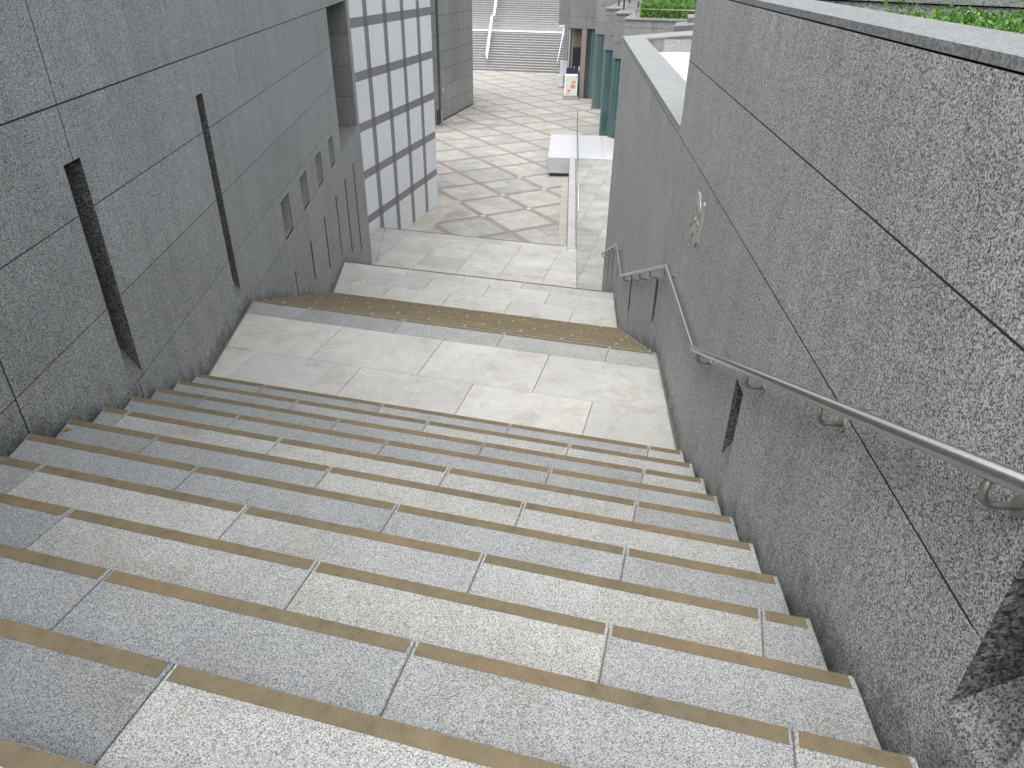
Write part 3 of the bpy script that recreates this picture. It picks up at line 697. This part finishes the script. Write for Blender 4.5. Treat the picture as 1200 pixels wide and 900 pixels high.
# ------------------------------------------------------------------ handrail
RO = -.085
def RR(s_, z_): return RW(s_, RO, z_)
path = [(-1.5, 7.53), (1.075, 6.419), (3.985, 5.160), (5.45, 5.128)]
rail_pts = [(-1.2, 7.404), (3.985, 5.158), (5.45, 5.130), (9.26, 3.510), (10.48, 3.530), (13.83, 2.135)]
hr = thing('handrail', RR(4, 5), 'brushed steel tube handrail fixed along the right granite wall and cranked over each landing', 'handrail')
def dense(pts, r=.045, seg=5):
    P = [RR(*p) for p in pts]; out = [P[0]]
    for i in range(1, len(P)-1):
        a = (P[i-1]-P[i]).normalized(); b = (P[i+1]-P[i]).normalized()
        for k in range(seg+1):
            t = k/seg; out.append((P[i]+a*r)*(1-t)**2+P[i]*2*t*(1-t)+(P[i]+b*r)*t*t)
    out.append(P[-1]); return out
rmb = MB(); rmb.tube(dense(rail_pts), .0195, 20); rmb.build('rail', M['steel'], hr, smooth=True)
ee = MB(); e0 = RR(13.83, 2.135); ee.tube([e0, e0+DR*.012-Zv*.006], .022, 16); ee.build('end_cap', M['steel'], hr, smooth=True)
def rail_z(s_):
    for (a, za), (b, zb) in zip(rail_pts, rail_pts[1:]):
        if a <= s_ <= b: return za+(zb-za)*(s_-a)/(b-a)
protoB = None
for s_ in (.33, 1.16, 1.98, 2.80, 3.83, 5.52, 6.37, 7.15, 7.96, 8.87, 9.55, 10.40, 11.25, 11.98, 12.81, 13.72):
    z_ = rail_z(s_)-.02
    if protoB is None:
        b = MB(); base = RR(s_, z_)
        arc = [base+Zv*.004, base-Zv*.03]
        for k in range(1, 7):
            t = k/6*math.pi/2; arc.append(base-Zv*.03+HR*(.032*(1-math.cos(t)))-Zv*(.032*math.sin(t)))
        arc.append(base-Zv*.062+HR*.083)
        b.tube(arc, .0085, 10)
        bo = b.build('bracket', M['steel_dark'], hr, smooth=True)
        fb = MB(); fb.tube([base-Zv*.062+HR*.079, base-Zv*.062+HR*.0848], .024, 20); fo = fb.build('flange', M['steel_dark'], bo, smooth=False)
        protoB = (bo, fo, base)
    else:
        dlt = RR(s_, z_)-protoB[2]
        c1 = protoB[0].copy(); COL.objects.link(c1); c1.parent = hr; c1.location = dlt
        c2 = protoB[1].copy(); COL.objects.link(c2); c2.parent = c1
# ------------------------------------------------------------------ carved plaque on the right wall
rp = thing('wall_relief', RW(4.87, -.01, 5.68), 'small pale carved stone relief with curled ridges set on the right granite wall', 'relief')
def RWp(u, v, d): return RW(4.87-u*1.25, -d, 5.69+v*.78)     # u to the right as seen
out = [(-.11, -.04), (-.15, -.10), (-.16, -.20), (-.11, -.20), (-.07, -.13), (-.03, -.20), (.02, -.23), (.06, -.16), (.12, -.15), (.13, -.02), (.14, .20), (.11, .22), (.08, .15), (.04, .12), (.00, .16), (-.03, .22), (-.09, .22), (-.11, .10)]
def face_plate(mb, pts, d0, d1, m=0):
    n = len(pts); b = len(mb.v)
    mb.v += [RWp(u, v, d0) for u, v in pts]+[RWp(u, v, d1) for u, v in pts]
    mb.f.append([b+n+i for i in range(n)]); mb.m.append(m)
    for i in range(n): j = (i+1) % n; mb.f.append([b+i, b+j, b+n+j, b+n+i]); mb.m.append(m)
mb = MB(); face_plate(mb, out, -.001, .010); mb.build('plaque', M['relief'], rp, color=(1, 1, 1))
def ridge(pts, r, mat, nm):
    mb = MB(); mb.tube([RWp(u, v, .010) for u, v in pts], r*.6, 6); mb.build(nm, mat, rp, smooth=True)
ridge([(-.10, -.02), (-.075, .02), (-.04, .025), (-.01, .0), (.02, -.05), (.05, -.07), (.08, -.05)], .006, M['relief_dark'], 'carved_line')
ridge([(-.09, -.05), (-.05, -.03), (-.02, -.08), (.02, -.12), (.05, -.10)], .005, M['relief_dark'], 'carved_line')
ridge([(-.12, -.06), (-.14, -.10), (-.17, -.13)], .007, M['relief_dark'], 'carved_line')
ridge([(-.06, .06), (-.055, .14)], .006, M['relief_dark'], 'carved_line')
ridge([(-.02, .05), (-.015, .12)], .005, M['relief_dark'], 'carved_line')
ridge([(.03, .03), (.035, .09), (.06, .09), (.06, .03)], .005, M['relief_dark'], 'carved_line')
ridge([(.10, .02), (.105, .10)], .005, M['relief_dark'], 'carved_line')
ridge([(-.07, -.01), (-.05, .0), (-.03, -.015)], .014, M['relief_pink'], 'carved_boss')
ridge([(.01, .0), (.05, -.005), (.08, .0)], .012, M['relief_pink'], 'carved_boss')
# ------------------------------------------------------------------ kerb, glass balustrade and stone block
kb = thing('kerb', RF(.3, 23, ZL3), kind='structure')
for k in range(13):
    s0 = 17.93+k*.77; s1 = min(s0+.77, 27.9)
    if s0 > 27.8: break
    mb = MB(); mb.prism([RF(.178, s0+.002, 0), RF(.392, s0+.002, 0), RF(.405, s1-.002, 0), RF(.178, s1-.002, 0)], 0, ZL3+.012, .004); mb.build('kerb_stone', M['white_stone'], kb, color=jit((.84, .83, .79), .04))
gb = thing('glass_balustrade', RF(.42, 22, ZL3), 'frameless glass balustrade with thin steel top rail on the kerb by the raised walkway', 'balustrade')
for k in range(7):
    s0 = 17.95+k*2.05; s1 = s0+2.04
    if s1 > 32.2: s1 = 32.2
    mb = MB(); mb.box(RF, (.412, .424), (s0, s1), (ZL3+.002 if s0 < 27 else ZL3+.06, ZL3+1.0)); mb.build('glass_pane', M['clear_glass'], gb, recalc=True)
mb = MB(); mb.tube([RF(.418, 17.95, ZL3+1.01), RF(.418, 32.2, ZL3+1.01)], .021, 10); mb.build('top_rail', M['steel'], gb, smooth=True)
mb = MB(); mb.box(RF, (.408, .43), (17.95, 27.89), (ZL3+.001, ZL3+.02)); mb.build('base_channel', M['iron'], gb)
blk = thing('stone_block', RF(.5, 30, 0), 'large low white granite block overhanging the plaza beside the walkway', 'stone block')
ZB = ZL3+.02
bp_ = [(-.655, 27.91), (.17, 27.91), (.17, 32.15), (-.655, 32.15)]; 
mb = MB(); mb.prism([RF(a, b, 0) for a, b in [(-.655, 27.91), (.30, 27.91), (.30, 32.15), (-.655, 32.15)]], .15, ZB, .004); mb.build('top_slab', M['white_stone'], blk, color=(1.0, 1.0, 1.02))
mb = MB(); mb.prism([RF(a, b, 0) for a, b in [(.304, 27.91), (1.50, 27.91), (1.50, 32.15), (.304, 32.15)]], .15, ZB, .004); mb.build('top_slab', M['white_stone'], blk, color=(.98, .98, 1.0))
mb = MB(); mb.prism([RF(a, b, 0) for a, b in [(1.504, 27.91), (3.6, 27.91), (3.3, 29.5), (2.05, 31.6), (1.72, 32.15), (1.504, 32.15)]], .15, ZB, .004); mb.build('top_slab', M['white_stone'], blk, color=(1.0, 1.0, 1.0))
mb = MB(); mb.prism([RF(a, b, 0) for a, b in [(-.56, 28.0), (3.2, 28.0), (1.6, 32.0), (-.56, 32.0)]], 0, .148); mb.build('plinth', M['dark_metal'], blk)
# ------------------------------------------------------------------ striped building (left)
sbd = thing('building', G(XS-2, 19, 0), 'pale panelled building with dark grey grid bands beyond the left granite wall', 'building')
def SW(y, d, z): return G(XS-d, y, z)
yend = 22.75
vb = [18.04+1.178*k for k in range(-3, 4)]; vw = .255; hz = [1.19+1.197*k for k in range(-1, 7)]; hh = .218
ycur = [15.0]; cols = []
vb = [y for y in vb if y > 14.9]
edges = []
y0 = 14.6
for y in vb: edges.append((y0, y, 'p')); edges.append((y, y+vw, 'b')); y0 = y+vw
edges.append((y0, yend, 'p'))
zed = []; z0 = -.05
for z in hz:
    b0 = z-hh
    if b0 > z0: zed.append((z0, b0, 'p'))
    zed.append((max(b0, z0), z, 'b')) if z > 0 else None
    z0 = max(z, -.05)
zed.append((z0, 10.5, 'p'))
for (ya, yb, ka) in edges:
    for (za, zb, kz) in zed:
        if zb-za < .01: continue
        mb = MB(); e = .0015
        pr = 0 if (ka == 'p' and kz == 'p') else .004
        mb.box(SW, (ya+e, yb-e), (pr, .06), (za+e, zb-e))
        if ka == 'p' and kz == 'p': mb.build('wall_panel', M['panel_light'], sbd, color=jit((1, 1, 1), .02))
        elif ka == 'b' and kz == 'b': mb.build('band_crossing', M['panel_cross'], sbd)
        else: mb.build('band', M['panel_dark'], sbd, color=jit((1, 1, 1), .03))
mb = MB(); mb.prism([G(XS-.05, 14.6, 0), G(XS-.05, yend-.01, 0), G(XS-7, yend-.01, 0), G(XS-7, 14.6, 0)], -.05, 10.45); mb.build('building_body', M['panel_light'], sbd, color=(1, 1, 1))
# ------------------------------------------------------------------ grey tiled building further left
XT = -13.28
gbd = thing('building', G(XT-2, 38, 0), 'dark grey glazed tile building at the left side of the plaza', 'building')
def TW(y, d, z): return G(XT-d, y, z)
tz = [-.05, .05]+[.05+.80*k for k in range(1, 12)]
ty = [36.45+.757*k for k in range(8)]
for i in range(len(ty)-1):
    for j in range(len(tz)-1):
        mb = MB(); mb.box(TW, (ty[i]+.008, ty[i+1]-.008), (0 if j else -.03, .04), (tz[j]+.008, tz[j+1]-.008))
        k_ = .85 if i in (2, 3) and j > 2 else 1.0
        mb.build('wall_tile', M['tile_grey'] if j else M['dark_metal'], gbd, color=jit((k_, k_, k_), .05))
mb = MB(); mb.prism([G(XT-.035, 33, 0), G(XT-.035, ty[-1]-.005, 0), G(XT-6, ty[-1]-.005, 0), G(XT-6, 33, 0)], -.05, 8.7); mb.build('building_body', M['joint'], gbd)
mb = MB(); mb.prism([G(XT-.002, ty[-1]-.003, 0), G(XT-.002, ty[-1]+.03, 0), G(XT-6, ty[-1]+.03, 0), G(XT-6, ty[-1]-.003, 0)], -.05, 8.7); mb.build('end_wall', M['tile_grey'], gbd, color=(1, 1, 1))
for k in range(9):
    mb = MB(); mb.box(TW, (33.2, 36.0), (-.0, .03), (.02+1.6*k/1.6*1.0, 1.0+k*1.0)); mb.build('glazed_strip', M['green_strip'], gbd)
mb = MB(); mb.box(TW, (36.03, 36.28), (-.02, .03), (0, 8.7)); mb.build('door_jamb', M['dark_metal'], gbd)
mb = MB(); mb.box(TW, (36.30, 36.43), (-.0, .03), (0, 8.7)); mb.build('edge_strip', M['tile_grey'], gbd, color=(.9, .9, .9))
mb = MB(); mb.box(TW, (36.6, 36.72), (-.03, 0), (1.35, 1.58)); o = mb.build('wall_plate', M['poster_white']); tag(o, 'small white plate fixed to the dark grey tiled wall', 'plate')
# bollard beside it
bl = thing('bollard', (-3.75, 37.5, 0), 'short stainless steel bollard at the foot of the dark grey tiled wall', 'bollard')
for dx, mt, nm in ((0, 'steel', 'post'), (-.17, 'dark_metal', 'post')):
    mb = MB(); mb.tube([Vector((-3.75+dx, 37.5, 0)), Vector((-3.75+dx, 37.5, .74))], .055, 14); mb.build(nm, M[mt], bl, smooth=False)
# ------------------------------------------------------------------ far stairs
fa = math.radians(10.0); fd, fp = dv(fa), pv(fa); FB = Vector((-.372, 58.1, 0))
def FS(x, y, z): return FB+fp*x+fd*y+Zv*z
def FR(x, y, z): return FS(x-.125*y, y, z)
fs = thing('stairs', FS(0, 0, 0), kind='structure')
zc, yc = 0, 0
for k in range(40):
    z0 = zc; zc = (k+1)*.15
    dep = .30 if k != 15 else 1.2
    mb = MB(); n0 = len(mb.v)
    mb.box(FS, (-14, 3.75), (yc+.0, yc+dep+.02), (z0-.02, zc-.03), m=1)
    mb.box(FS, (-14, 3.75), (yc-.012, yc+dep), (zc-.03, zc), m=0)
    if k == 15: mb.box(FS, (-14, 3.75), (yc-.02, yc+.10), (zc-.06, zc+.004), m=2)
    mb.build('step', [M['step_light'], M['step_dark'], M['white_paint']], fs)
    yc += dep
mb = MB(); mb.poly([FS(-14, 0.05, -.05), FS(3.7, .05, -.05), FS(3.7, yc, zc-.2), FS(-14, yc, zc-.2)]); mb.build('stair_body', M['step_dark'], fs, recalc=False)
mb = MB(); mb.prism([FS(-14, yc, 0), FS(12, yc, 0), FS(12, yc+30, 0), FS(-14, yc+30, 0)], 0, zc-.02); mb.build('upper_terrace', M['step_light'], fs)
# handrails on the far stairs
fh = thing('handrail', FS(-1.9, 0, 0), 'white central handrail climbing the far flight of steps', 'handrail')
def sz(y): return (y/.30)*.15 if y < 4.65 else (2.4 if y < 5.7 else 2.4+(y-5.7)/.3*.15)
for (ya, yb, za, zb, x0) in ((.35, 5.2, sz(.35)+.85, 2.4+.95, -2.02), (5.35, 11.5, 2.4+1.0, sz(11.5)+.9, -1.88)):
    for dx in (0, .09):
        mb = MB(); mb.tube([FR(x0+dx, ya, za), FR(x0+dx, yb, zb)], .05, 8); mb.build('rail', M['white_paint'], fh, smooth=True)
for y in (.35, 1.9, 3.4, 4.9, 6.4, 8, 9.6):
    mb = MB(); mb.tube([FR(-1.95, y, sz(y)), FR(-1.95, y, sz(y)+.86)], .035, 8); mb.build('post', M['steel'], fh, smooth=True)
fh2 = thing('handrail', FS(3.5, 0, 0), 'white side handrail at the right edge of the far flight of steps', 'handrail')
mb = MB(); mb.tube([FS(3.35, .5, sz(.5)+.55), FS(3.35, 3.6, sz(3.6)+.75), FS(3.35, 4.3, sz(4.3)+.78), FS(2.9, 4.3, sz(4.3)+.65)], .022, 8); mb.build('rail', M['white_paint'], fh2, smooth=True)
for y in (.5, 2.0, 3.5):
    mb = MB(); mb.tube([FS(3.37, y, sz(y)), FS(3.37, y, sz(y)+.7)], .02, 8); mb.build('post', M['steel'], fh2, smooth=True)
# ------------------------------------------------------------------ saw-tooth building (right)
rb = thing('building', G(-3, 34, 0), 'grey granite building with saw-tooth front over teal glass right of the plaza', 'building')
SOF, TOP = 3.85, 5.5
teeth = [(-3.354, 28.56, 2.2, 31.62, TOP), (-4.104, 31.6, -3.354, 34.7, TOP), (-4.927, 34.66, -4.104, 42.4, TOP), (-6.56, 42.4, -4.927, 45.8, 9), (-8.62, 45.8, -6.56, 48.3, 9), (-9.78, 48.4, -8.62, 57, 9)]
def rect(x0, y0, x1, y1): return [G(x0, y0, 0), G(x1, y0, 0), G(x1, y1, 0), G(x0, y1, 0)]
XE = [4, 4, 4, 2, 0, -2]
for k, (x0, y0, x1, y1, zt) in enumerate(teeth):
    xe = XE[k]
    mb = MB(); mb.prism(rect(x0+.03, y0+.03, xe, y1+.02), SOF+.003*k, zt-.03); mb.build('upper_storey', M['wall_far'], rb, color=(.9, .9, .9))
    # front and side cladding panels
    zs = [SOF-.02]+[z for z in (4.4, 5.2, 6.0, 6.8, 7.6, 8.4) if z < zt-.2]+[zt-.06]
    fe = x1 if k else 3.6
    nx = max(1, round((fe-x0)/1.0)); xs_ = [x0+(fe-x0)*i/nx for i in range(nx+1)]
    ny = max(1, round((y1-y0)/1.5)); ys_ = [y0+(y1-y0)*i/ny for i in range(ny+1)]
    for j in range(len(zs)-1):
        for i in range(nx):
            mb = MB(); mb.box(lambda a, b, c: G(a, b, c), (xs_[i]+.006, xs_[i+1]-.006), (y0, y0+.029), (zs[j]+.006, zs[j+1]-.006)); mb.build('cladding_panel', M['wall_far'], rb, color=jit((1, 1, 1), .03))
        for i in range(ny):
            mb = MB(); mb.box(lambda a, b, c: G(a, b, c), (x0, x0+.029), (ys_[i]+.006+(.03 if i == 0 else 0), ys_[i+1]-.006), (zs[j]+.006, zs[j+1]-.006)); mb.build('cladding_panel', M['wall_far'], rb, color=jit((1, 1, 1), .03))
    mb = MB(); mb.prism([G(x0-.04, y0-.05, 0), G(fe, y0-.05, 0), G(fe, y0+.75, 0), G(x0-.04+.0, y1+.05, 0)], zt-.055, zt+.0+.002*k, .004); mb.build('coping_slab', M['coping'], rb, color=(1.05, 1.05, 1.0))
# ground floor glazing, teeth set back a little
for k, (x0, y0, x1, y1, zt) in enumerate(teeth[:4]):
    fe = x1 if k else 2.5; mt = M['teal_deep'] if k < 3 else M['teal_glass']
    n = max(2, int((fe-x0)/.42))
    for i in range(n):
        a, b = x0+.1+(fe-x0-.1)*i/n, x0+.1+(fe-x0-.1)*(i+1)/n
        mb = MB(); mb.box(lambda p, q, r: G(p, q, r), (a+.012, b-.012), (y0+.06, y0+.075), (.06, SOF-.01)); mb.build('glass_pane', mt, rb)
        mb = MB(); mb.box(lambda p, q, r: G(p, q, r), (a-.012, a+.012), (y0+.045, y0+.11), (0, SOF-.01)); mb.build('mullion', M['green_strip'], rb)
    ny = max(2, int((y1-y0)/1.5))
    for i in range(ny):
        a, b = y0+.1+(y1-y0-.1)*i/ny, y0+.1+(y1-y0-.1)*(i+1)/ny
        mb = MB(); mb.box(lambda p, q, r: G(p, q, r), (x0+.06, x0+.075), (a+.012, b-.012), (.06, SOF-.01)); mb.build('glass_pane', mt, rb)
    mb = MB(); mb.box(lambda p, q, r: G(p, q, r), (x0+.04, fe), (y0+.04, y0+.12), (0, .055)); mb.build('base_rail', M['iron'], rb)
# dim rooms behind the glass
mb = MB(); mb.prism([G(-2.0, 30.2, 0), G(3.8, 30.2, 0), G(3.8, 56, 0), G(-5.0, 56, 0), G(-5.0, 45, 0), G(-3.2, 45, 0), G(-3.2, 37, 0), G(-2, 36, 0)], .01, SOF-.01); mb.build('inner_wall', M['dark_metal'], rb)
# entrance bay T1: lobby wall, dark door, pier, dark glazing
x0, y0 = -8.62, 45.8
Gb = lambda p, q, r: G(p, q, r)
mb = MB(); mb.box(Gb, (x0+.05, -7.75), (y0+1.0, y0+1.1), (2.75, SOF)); mb.build('lobby_wall', M['brown_wall'], rb)
mb = MB(); mb.box(Gb, (x0-.02, x0+.10), (y0+.1, y0+.5), (0, SOF)); mb.build('column', M['tile_grey'], rb)
mb = MB(); mb.box(Gb, (x0+.12, -7.85), (y0+1.0, y0+1.06), (0, 2.72)); dr = mb.build('door', M['black'], rb)
for xx in (-8.05, -8.35): 
    mb = MB(); mb.tube([G(xx, y0+.93, .7), G(xx, y0+.93, 1.7)], .02, 8); mb.build('door_handle', M['steel'], dr, smooth=True)
mb = MB(); mb.box(Gb, (-7.84, -7.55), (y0+.02, y0+1.1), (0, SOF)); mb.build('column', M['brown_wall'], rb)
for i in range(3):
    mb = MB(); mb.box(Gb, (-7.54+.3*i+.01, -7.54+.3*(i+1)-.01), (y0+.15, y0+.17), (.05, SOF)); mb.build('glass_pane', M['dark_glass'] if i != 1 else M['teal_glass'], rb)
    mb = MB(); mb.box(Gb, (-7.54+.3*i-.012, -7.54+.3*i+.012), (y0+.12, y0+.2), (0, SOF)); mb.build('mullion', M['dark_metal'] if i == 2 else M['green_strip'], rb)
mb = MB(); mb.box(Gb, (-7.54, -6.6), (y0+.9, y0+1.0), (0, SOF)); mb.build('inner_wall', M['black'], rb)
# columns of the last bay
for (a, b, mt) in ((-10.03, -9.86, 'iron'), (-9.85, -9.74, 'tile_grey'), (-9.72, -9.66, 'teal_glass'), (-9.64, -9.3, 'brown_wall'), (-9.28, -8.6, 'dark_glass')):
    mb = MB(); mb.box(Gb, (a, b), (51.6, 51.9), (0, SOF+.3)); mb.build('column', M[mt], rb)
# ------------------------------------------------------------------ planted bank on the roof terrace
def bank(r):
    x = r.uniform(-2.9, 3.2); y = r.uniform(29.0, 38.0)
    if y < 29.6+0*x and False: return None
    z = 5.5+min(.62, (y-29.0)*.9)+max(0, (y-29.7))*.17+.10*noise.noise(Vector((x*2, y*2, 0)))
    return G(x, y, z+r.uniform(-.12, .06))
def bank2(r):
    x = r.uniform(-2.9, 3.2); return G(x, 29.0+r.uniform(0, .12), 5.5+r.uniform(0, .45))
hb = leaf_cloud('hedge', M['hedge'], lambda r: bank(r) if r.random() < .85 else bank2(r), 26000, .055, 11, 'bank of clipped green shrubs on the roof terrace above the low coping', 'shrubs', up=.3)
mb = MB(); mb.poly([G(-2.9, 29.15, 5.5), G(3.2, 29.15, 5.5), G(3.2, 29.6, 5.95), G(-2.9, 29.6, 5.95)]); mb.poly([G(-2.9, 29.6, 5.95), G(3.2, 29.6, 5.95), G(3.2, 38, 7.35), G(-2.9, 38, 7.35)])
M['underleaf'] = plain('shrub_interior', (.025, .06, .01), .9)
tag(mb.build('planting_bank', M['underleaf'], recalc=False), kind='structure')
tr = thing('terrace_rail', G(-1, 28.75, 5.5), 'thin low metal rail in front of the green shrubs on the terrace', 'railing')
mb = MB(); mb.tube([G(-3.0, 28.78, 5.78), G(3.4, 28.78, 5.78)], .018, 8); mb.build('top_rail', M['steel_dark'], tr, smooth=True)
for k in range(5):
    mb = MB(); mb.tube([G(-3.0+1.6*k, 28.78, 5.5), G(-3.0+1.6*k, 28.78, 5.78)], .014, 6); mb.build('post', M['steel_dark'], tr)
tf = MB(); tf.prism([G(-3.3, 28.6, 0), G(3.8, 28.6, 0), G(3.8, 29.1, 0), G(-3.3, 29.1, 0)], 5.44, 5.504); tf.build('terrace_floor', M['coping'], rb, color=(1.0, 1.0, .97))
for k, (x, y) in enumerate([(-4.0, 33.2), (-3.2, 33.0), (-4.6, 36.2), (-3.7, 36.0), (-4.5, 39.5)]):
    o = thing('terrace_post', G(x, y, 5.5), ['dark upright post on the terrace edge nearest the shrubs', 'short dark post touching the left end of the shrubs', 'tall dark post on the second terrace step', 'thin dark post between terrace steps behind', 'farthest dark post on the terrace steps'][k], 'post', 'posts on the terrace steps')
    hgt = [.55, .4, .7, .5, .6][k]
    mb = MB(); mb.tube([G(x, y, 5.49), G(x, y, 5.5+hgt)], .04, 8); mb.build('shaft', M['dark_metal'], o)
    mb = MB(); mb.box(Gb, (x-.45, x+.45), (y-.12, y+.12), (5.5+hgt-.06, 5.5+hgt)); mb.build('cross_bar', M['green_strip'], o)
ln = thing('lantern', G(-1.6, 31.0, 6.1), 'white topped garden lamp standing in the green shrubs', 'lamp')
mb = MB(); mb.tube([G(-1.62, 31.0, 5.6), G(-1.62, 31.0, 6.02)], .03, 8); mb.build('stem', M['dark_metal'], ln)
mb = MB(); mb.tube([G(-1.62, 31.0, 6.0), G(-1.62, 31.0, 6.07)], .085, 12); mb.build('collar', M['dark_metal'], ln)
mb = MB(); mb.tube([G(-1.62, 31.0, 6.07), G(-1.62, 31.0, 6.30)], .08, 12); mb.build('shade', M['white_paint'], ln)
# ------------------------------------------------------------------ signs by the entrance
sg = thing('poster_stand', (3.25, 45.7, 0), 'white poster stand with orange food pictures on a grey base by the entrance', 'sign')
def SG(x, y, z): return Vector((2.88+x, 45.85+y+z*.06, z))
mb = MB(); mb.box(SG, (-.02, .80), (-.02, .10), (.10, .22)); mb.box(SG, (-.05, .83), (-.16, .30), (0.0, .10)); mb.build('base', M['grey_plastic'], sg)
mb = MB(); mb.box(SG, (0, .76), (0, .035), (.24, 1.42)); fr = mb.build('frame', M['white_paint'], sg)
mb = MB(); mb.box(SG, (.035, .725), (-.006, -.001), (.28, 1.32)); pp = mb.build('poster', M['poster_white'], sg)
def disc(cx, cz, rx, rz, mt, nm):
    mb = MB(); n = 12
    b = len(mb.v); mb.v += [SG(cx+rx*math.cos(t), -.008, cz+rz*math.sin(t)) for t in [k*2*math.pi/n for k in range(n)]]; mb.f.append(list(range(n))); mb.m.append(0); mb.build(nm, M[mt], pp, recalc=False)
disc(.53, .98, .13, .09, 'poster_orange', 'dish_picture'); disc(.49, .74, .17, .13, 'poster_orange', 'dish_picture'); disc(.27, .50, .12, .09, 'poster_orange', 'dish_picture')
disc(.44, 1.15, .06, .04, 'poster_green', 'garnish_picture'); disc(.13, .78, .03, .05, 'grey_plastic', 'small_mark'); disc(.12, 1.10, .03, .025, 'grey_plastic', 'small_mark'); disc(.70, 1.24, .025, .045, 'black', 'small_mark')
disc(.53, 1.04, .08, .03, 'poster_green', 'garnish_picture')
for kx in range(7): disc(.09+.045*kx, .335, .017, .022, 'poster_red', 'lettering')
sg2 = thing('notice_board', (3.3, 46.3, 0), 'dark blue topped notice board standing just behind the white poster stand', 'sign')
def S2(x, y, z): return Vector((2.96+x, 46.25+y, z))
mb = MB(); mb.box(S2, (0, .68), (0, .05), (1.2, 1.72)); mb.build('panel', M['navy'], sg2); mb = MB(); mb.box(S2, (.28, .34), (.06, .1), (0, 1.5)); mb.build('leg', M['dark_metal'], sg2)
sg3 = thing('menu_stand', (2.95, 50.8, 0), 'pale grey menu stand with white foot left of the poster stand', 'sign')
def S3(x, y, z): return Vector((2.80+x, 50.6+y, z))
mb = MB(); mb.box(S3, (.02, .62), (0, .06), (.75, 1.62)); mb.build('panel', M['tile_grey'], sg3, color=(2.2, 2.2, 2.5)); mb = MB(); mb.box(S3, (-.08, .24), (-.1, .2), (0.08, .74)); mb.build('stand', M['poster_white'], sg3)
mb = MB(); mb.box(S3, (0, .45), (-.12, .25), (0, .08)); mb.build('foot', M['grey_plastic'], sg3)
# chair behind the glass corner
ch = thing('chair', (4.3, 35.5, 0), 'brown seat back of a chair standing behind the teal glass corner', 'chair')
def CH(x, y, z): return Vector((4.12+x, 35.3+y, z))
mb = MB(); mb.box(CH, (0, .42), (0, .40), (.42, .47)); mb.build('seat', M['brown_seat'], ch)
mb = MB(); mb.box(CH, (.02, .40), (.36, .40), (.47, .92)); mb.build('backrest', M['brown_seat'], ch)
for x, y in ((.02, .02), (.38, .02), (.02, .36), (.38, .36)):
    mb = MB(); mb.tube([CH(x, y, 0.01), CH(x, y, .42)], .014, 6); mb.build('leg', M['dark_metal'], ch)
# ------------------------------------------------------------------ manhole covers, leaf, stains
for k, (x, y, rx, lab) in enumerate([(-1.744, 23.04, .30, 'round iron manhole cover in the near paving beside the pale striped wall'), (-3.07, 37.74, .22, 'small iron drain cover near the steel bollard'), (-1.82, 42.7, .22, 'small iron cover in mid plaza beyond the bollard'), (-2.376, 44.5, .2, 'farthest iron cover at the far corner of the tiled wall')]):
    t_ = thing('manhole_cover', (x, y, 0), lab, 'manhole cover', 'manhole covers in the plaza')
    mb = MB(); mb.prism([Vector((x+rx*math.cos(a*math.pi/12), y+rx*math.sin(a*math.pi/12), 0)) for a in range(24)], -.01, .0045); mb.build('rim', M['iron'], t_)
    mb = MB(); mb.prism([Vector((x+rx*.82*math.cos(a*math.pi/12), y+rx*.82*math.sin(a*math.pi/12), 0)) for a in range(24)], .004, .0065); mb.build('lid', M['pave'], t_, color=(.90, .93, .97))
    for q in (-.5, -.25, 0, .25, .5):
        mb = MB(); mb.box(lambda a, b, c: Vector((x+a, y+b, c)), (-rx*.55, rx*.55), (q*rx-.012, q*rx+.012), (.006, .009)); mb.build('rib', M['iron'], t_)
def spot(px, py):
    # returns world direction of a photo pixel, used only once to place the dry leaf on its tread
    return F_+XR*((px-600)/832.77)-UR*((py-450)/832.77)
zn6 = 35*R_; d6 = spot(79, 504); t6 = (zn6-EYE)/d6.z; lp = d6*t6+Zv*EYE
lf = MB()
lpts = [(-.018, .0), (-.010, .012), (.004, .010), (.020, .016), (.012, .002), (.016, -.008), (.002, -.006), (-.004, -.022), (-.010, -.008)]
lf.v = [lp+h*a*1.1+g*b*1.1+Zv*(.004+.008*abs(a)*50*.3+random.uniform(0, .003)) for a, b in lpts]; lf.f = [list(range(len(lpts)))]; lf.m = [0]
o = lf.build('dry_leaf', M['leaf_dry'], recalc=False); tag(o, 'curled orange brown dry leaf lying on a stair tread near the left wall', 'leaf')
